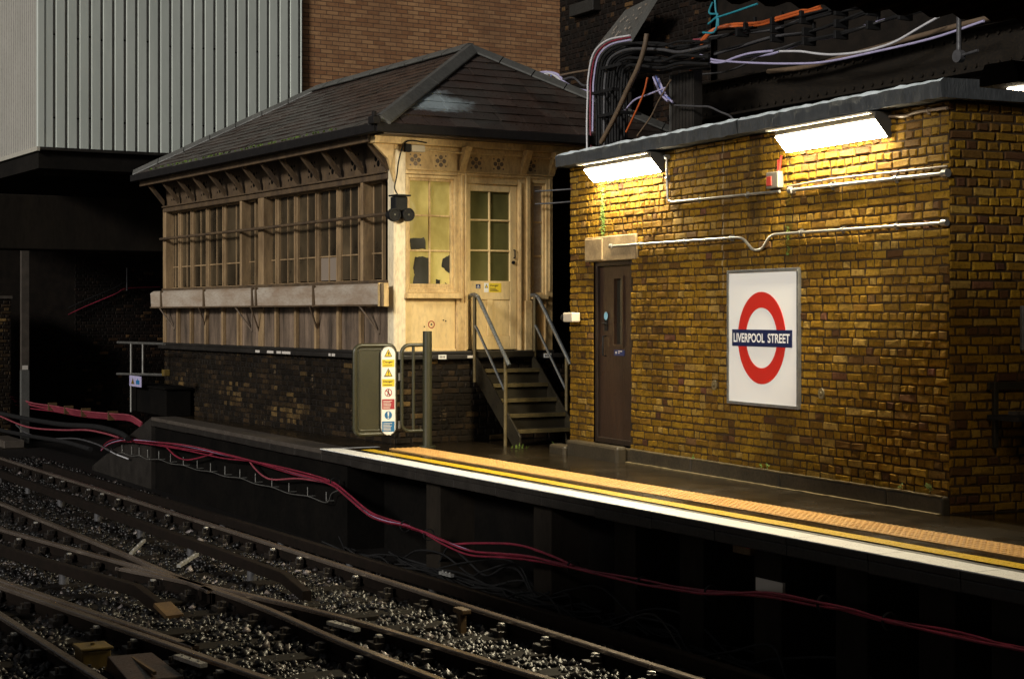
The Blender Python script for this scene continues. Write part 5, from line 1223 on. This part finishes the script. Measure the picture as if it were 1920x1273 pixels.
# guard rail at the platform end with a small notice
hr = fthing('guard_railing', FP, 'galvanised railing with a small notice at the far platform end', 'railing')
RYp = FP.onZ(262, 782)[1] + .3
def hv(px, py): return FP.vY(px, py, RYp)
mb = MB(); mb.tube([hv(221, 642), hv(308, 645)], .022, 8); mb.tube([hv(220, 701), hv(312, 703)], .022, 8); mb.build('rail', 'galvanised', hr)
mb = MB(); mb.tube([hv(246, 643), hv(246, 772)], .022, 8); mb.tube([hv(268, 643), hv(268, 702)], .020, 8); mb.build('upright', 'galvanised', hr)
p_, q_ = hv(247, 723), hv(269, 706)
mb = MB(); m_ = XZ(RYp - .03); mb.slab(m_, p_.x, q_.x, p_.z, q_.z, 0, .008, 0); wq = (q_.x - p_.x); hq = q_.z - p_.z
mb.poly(m_, [(p_.x + wq * .14, p_.z + hq * .2), (p_.x + wq * .44, p_.z + hq * .2), (p_.x + wq * .29, p_.z + hq * .8)], .008, .0095, 1); mb.slab(m_, p_.x + wq * .56, p_.x + wq * .86, p_.z + hq * .22, p_.z + hq * .62, .008, .0095, 2); mb.disc(m_, p_.x + wq * .71, p_.z + hq * .68, hq * .12, .008, .0095, 2, 10)
mb.build('notice', ['cable_lilac', 'ochre_paint', 'label_blue'], hr)
mb = MB(); c = hv(311, 700); mb.box(c.x - .06, c.x + .06, c.y - .05, c.y + .05, c.z - .04, c.z + .06); mb.build('clamp', 'ochre_paint', hr, bevel=.01)
cb = fthing('equipment_cabinet', FP, 'low dark cabinet against the wall below the railing notice', 'cabinet')
a_ = hv(232, 740); b_ = hv(300, 790)
mb = MB(); mb.box(a_.x, b_.x, RYp + .1, RYp + .5, 0, .42); mb.build('body', 'shadow_void', cb, bevel=.01)
mb = MB(); mb.box(a_.x - .03, b_.x + .03, RYp + .07, RYp + .53, .42, .45); mb.build('lid', 'shadow_void', cb, bevel=.006)
for dx, m_, lab in ((0, 'cable_red', 'dull red cable sloping across the far dark wall'), (6, 'black_rubber', 'black cable sloping beside the dull red one on the far wall')):
    cable(FS, [Vector((RX + .1, *FS.onX(px, py - dx * 2, RX + .1))) for px, py in ((128, 590), (160, 575), (215, 552), (238, 541), (300, 538))], .013, m_, lab)
cable(FS, [Vector((RX + .1, *FS.onX(px, py, RX + .1))) for px, py in ((238, 502), (238, 545))], .02, 'cable_grey', 'short grey upright on the far dark wall', name='bracket_rod', cat='rod', n=2)

# ------------------------------------------------------------------ cables along the tracks
rs = random.Random(31)
RED = [(190, 842), (205, 830), (232, 824), (262, 827), (330, 838), (380, 845), (420, 853), (480, 866), (560, 889), (620, 904), (650, 925), (690, 960), (720, 975), (760, 986), (800, 1000), (830, 1014), (880, 1033), (940, 1042), (1000, 1049), (1075, 1063), (1200, 1093), (1260, 1100), (1330, 1110), (1440, 1115), (1530, 1129), (1600, 1146), (1670, 1165), (1800, 1192), (1920, 1217), (1990, 1232), (2150, 1262), (2400, 1310)]
for k in range(6):
    ph = rs.uniform(0, 6); am = (2.5, 4, 2, 5, 3, 3.5)[k]; y0 = -.07 - k * .018
    pts = [FP.vY(px, py + am * math.sin(px * .011 + ph) + am * .6 * math.sin(px * .029 + ph * 2), y0) for px, py in RED]
    m_ = ('cable_red', 'cable_pink', 'cable_red', 'cable_red', 'cable_lilac', 'cable_red')[k]
    if k == 4: pts = pts[:17]
    lab = {1: 'pinkish cable twisting in the red bundle along the platform face', 4: 'lilac cable lying in the red bundle near the platform ramp'}.get(k, 'crimson cable in the bundle sagging along the platform face')
    cable(FP, pts, .010, m_, lab, group='red cable bundle along the platform', n=5)
for pts, m_, lab in (([(466, 862), (478, 878), (495, 893), (515, 899), (560, 897), (610, 904)], 'cable_pink', 'pink cable drooping in a loop below the red bundle'), ([(312, 838), (330, 855), (352, 862), (385, 855), (400, 850)], 'cable_red', 'small red loop hanging from the bundle near the ramp'),
        ([(850, 1020), (900, 1018), (970, 1021), (1030, 1040), (1075, 1060)], 'cable_red', 'crimson cable that leaves the bundle and rejoins it further along'), ([(196, 838), (215, 850), (240, 860)], 'cable_white', 'short white cable end drooping at the foot of the ramp')):
    cable(FP, [FP.vY(a_, b_, -.10) for a_, b_ in pts], .012, m_, lab)
for px, py in ((628, 905), (760, 986), (804, 1002), (1075, 1063), (1205, 1094), (1333, 1111), (1545, 1131), (1668, 1164)):
    c = FP.vY(px, py, -.10); mb = MB(); mb.ring(lambda u, v, o=0: Vector((c.x + o, c.y + u, c.z + v)), 0, 0, .055, .062, -.012, .012, 0, 14)
    place(tag(mb.build('cable_tie', 'black_rubber'), 'black tie wrapped round the red cable bundle', 'cable tie', 'ties round the red cables'), FP)
# bundle that comes in from the far end
FARC = [(-30, 742), (0, 747), (30, 752), (60, 759), (100, 766), (150, 775), (200, 780), (240, 783), (256, 790), (266, 797)]
for k in range(6):
    m_ = ('cable_pink', 'cable_red', 'cable_pink', 'cable_red', 'cable_pink', 'cable_red')[k]
    cable(FP, [FP.vY(px, py + (k - 2.5) * 2.0 + (rs.uniform(-3, 3) if px < 90 else 0), (.25 + .02 * k)) for px, py in FARC], .014, m_, 'red cable in the flat ribbon running to the platform ramp', group='red cable ribbon at the far end', n=5)
for px, py in ((88, 763), (118, 769), (150, 774), (200, 780)):
    c = FP.vY(px, py, .2); mb = MB(); mb.box(c.x - .018, c.x + .018, c.y + .02, c.y + .2, c.z - .075, c.z + .085)
    place(tag(mb.build('cable_cleat', 'rust_orange', bevel=.004), 'small tan cleat across the far red cable ribbon', 'cleat', 'cleats on the far red ribbon'), FP)
for k, (pts, r_, m_, lab) in enumerate((
        ([(-30, 768), (0, 775), (60, 787), (120, 796), (180, 800), (225, 812), (240, 822)], .045, 'black_rubber', 'thick black pipe under the far red ribbon, upper of two'), ([(-30, 798), (0, 806), (60, 818), (120, 828), (170, 842)], .04, 'black_rubber', 'thick black pipe under the far red ribbon, lower of two'),
        ([(0, 780), (50, 800), (110, 806), (160, 806), (195, 812), (222, 820)], .016, 'cable_pink', 'pink cable snaking between the two thick black pipes'), ([(30, 796), (50, 812), (90, 822), (140, 822), (180, 832), (205, 845)], .014, 'cable_grey', 'grey cable snaking between the two thick black pipes'))):
    cable(FP, [FP.vY(a_, b_, -.25) for a_, b_ in pts], r_, m_, lab, cat='pipe' if k < 2 else 'cable', name='pipe' if k < 2 else 'cable', n=5, seg=10)
t = fthing('trough_cover', FP, 'grey concrete cable trough cover lying beside the far tracks', 'trough cover')
a_ = FP.onZ(8, 820, -.95); mb = MB(); mb.box(a_[0] - 2.2, a_[0] + 1.0, a_[1] - .2, a_[1] + .2, -1.1, -.95); mb.build('lid', 'coping_stone', t, bevel=.01)
mb = MB(); mb.box(a_[0] - 2.2, a_[0] + 1.0, a_[1] - .24, a_[1] + .24, -1.2, -1.101); mb.build('trough', 'concrete_dark', t)
# dark loose cables on the ground under the platform edge
for k in range(26):
    x0 = rs.uniform(.5, 7); L = rs.uniform(2, 5); yb = rs.uniform(-.40, .20); pts = []
    for q in range(8):
        pts.append((x0 + L * q / 7, yb + rs.gauss(0, .07), -1.07 + abs(rs.gauss(0, .06)) + (.25 * math.sin(q) ** 2 if k % 5 == 0 else 0)))
    cable(FP, pts, rs.uniform(.008, .014), 'black_rubber', 'loose dark cable lying in the gap below the platform edge', group='loose cables under the platform', n=5)
# row of pins with a thin wire
PN = [(229, 849), (247, 852), (261, 854), (277, 858), (298, 861), (320, 866), (344, 872), (370, 878), (395, 884), (422, 890), (450, 896), (479, 904), (510, 913), (542, 922), (577, 930), (612, 939)]
for px, py in PN:
    a_, b_ = FP.vY(px, py - 15 - (px - 229) * .006, -.06), FP.vY(px, py, -.06); mb = MB(); mb.tube([a_, a_.lerp(b_, .5), b_], .008, 6); mb.tube([b_, b_ + Vector((0, .1, 0))], .008, 6)
    place(tag(mb.build('cable_pin', 'galvanised'), 'short upright steel pin in the row below the red cables', 'pin', 'pins along the platform ramp wall'), FP)
cable(FP, [FP.vY(a_, b_ + (3 if i % 2 else 0), -.065) for i, (a_, b_) in enumerate([(206, 838), (215, 846)] + PN + [(622, 925), (640, 914)])], .006, 'galvanised', 'thin pale wire strung along the row of pins')
t = fthing('junction_box', FP, 'dim ochre box with a red light fixed under the platform edge', 'box'); a_ = FP.vY(1373, 1016, .06); b_ = FP.vY(1406, 1042, .06)
mb = MB(); mb.box(a_.x, b_.x, .06, .2, b_.z, a_.z); mb.build('body', 'rust_orange', t, bevel=.01)
mb = MB(); c = FP.vY(1403, 1021, .03); mb.tube([(c.x, .06, c.z), (c.x, .02, c.z)], .03, 12); mb.build('light', 'alarm_red', t)
t = fthing('marker_plate', FP, 'tiny yellow marker plate low on the platform face', 'plate'); a_ = FP.vY(1737, 1089, .06); b_ = FP.vY(1746, 1098, .06)
mb = MB(); mb.box(a_.x, b_.x, .06, .49, b_.z, a_.z); mb.build('plate', 'label_yellow', t)
mb = MB(); mb.box(a_.x - .01, b_.x + .05, .075, .49, b_.z - .02, a_.z + .02); mb.build('backing', 'black_rubber', t)

# ------------------------------------------------------------------ canopy end with its lamp, and unseen roof added to shade the tracks
CZ = 3.55
e0, e1 = Vector((*gpt(1250, 0, CZ), 0)), Vector((*gpt(1920, 45, CZ), 0))
ang = math.atan2(e1.y - e0.y, e1.x - e0.x)
can = thing('station_canopy', 'dark brown corrugated canopy roof over the near end of the platform, extended out of view to shade the tracks', 'canopy', (e0.x, e0.y, CZ), ang)
mb = MB(); X0, X1, YB = -24.0, 13.0, -24.0; n = int((X1 - X0) / .06); vs = []  # unseen spread over tracks and camera, added to block sky and sun
for i in range(n + 1):
    x = X0 + (X1 - X0) * i / n; h = (0, .035, .035, 0)[i % 4] if True else 0
    vs += [(x, 0, h), (x, YB, h), (x, YB, h + .03), (x, 0, h + .03)]
fs = []
for i in range(n):
    for j in range(4): fs.append((4 * i + j, 4 * i + (j + 1) % 4, 4 * i + 4 + (j + 1) % 4, 4 * i + 4 + j))
mb.add(vs, fs); mb.build('deck', 'canopy_brown', can)
mb = MB()
for y in (-4, -8, -12, -16, -20): mb.box(X0, X1, y, y + .15, -.28, -.004)
mb.build('purlin', 'canopy_brown', can)
lx = FP.onZ(1884, 157, 2.95)
cl = fthing('canopy_lamp', FP, 'lit box lamp hanging under the canopy at the photo edge', 'lamp')
P_ = Vector((*lx, 2.95)); d_ = Vector((FS.uy[0], FS.uy[1], 0))
cl.location = FP.W(lx[0], lx[1], 2.95); cl.rotation_euler = (0, 0, math.atan2(d_.y, d_.x))
mb = MB(); mb.add([(x, y, z) for x in (0, 1.5) for y, z in ((-.10, .0), (-.10, .05), (-.06, .13), (.16, .13), (.20, .05), (.20, .0))], [(0, 1, 2, 3, 4, 5), (11, 10, 9, 8, 7, 6)] + [(i, (i + 1) % 6, 6 + (i + 1) % 6, 6 + i) for i in range(6)]); mb.build('housing', 'girder_brown', cl, bevel=.006)
mb = MB(); mb.box(.16, 1.45, -.03, .13, -.008, -.002); mb.build('diffuser', 'canopy_lens', cl)
for x in (.25, 1.25): mb = MB(); mb.tube([(x, .05, .13), (x, .05, .62)], .012, 8); mb.build('hanger', 'girder_brown', cl)
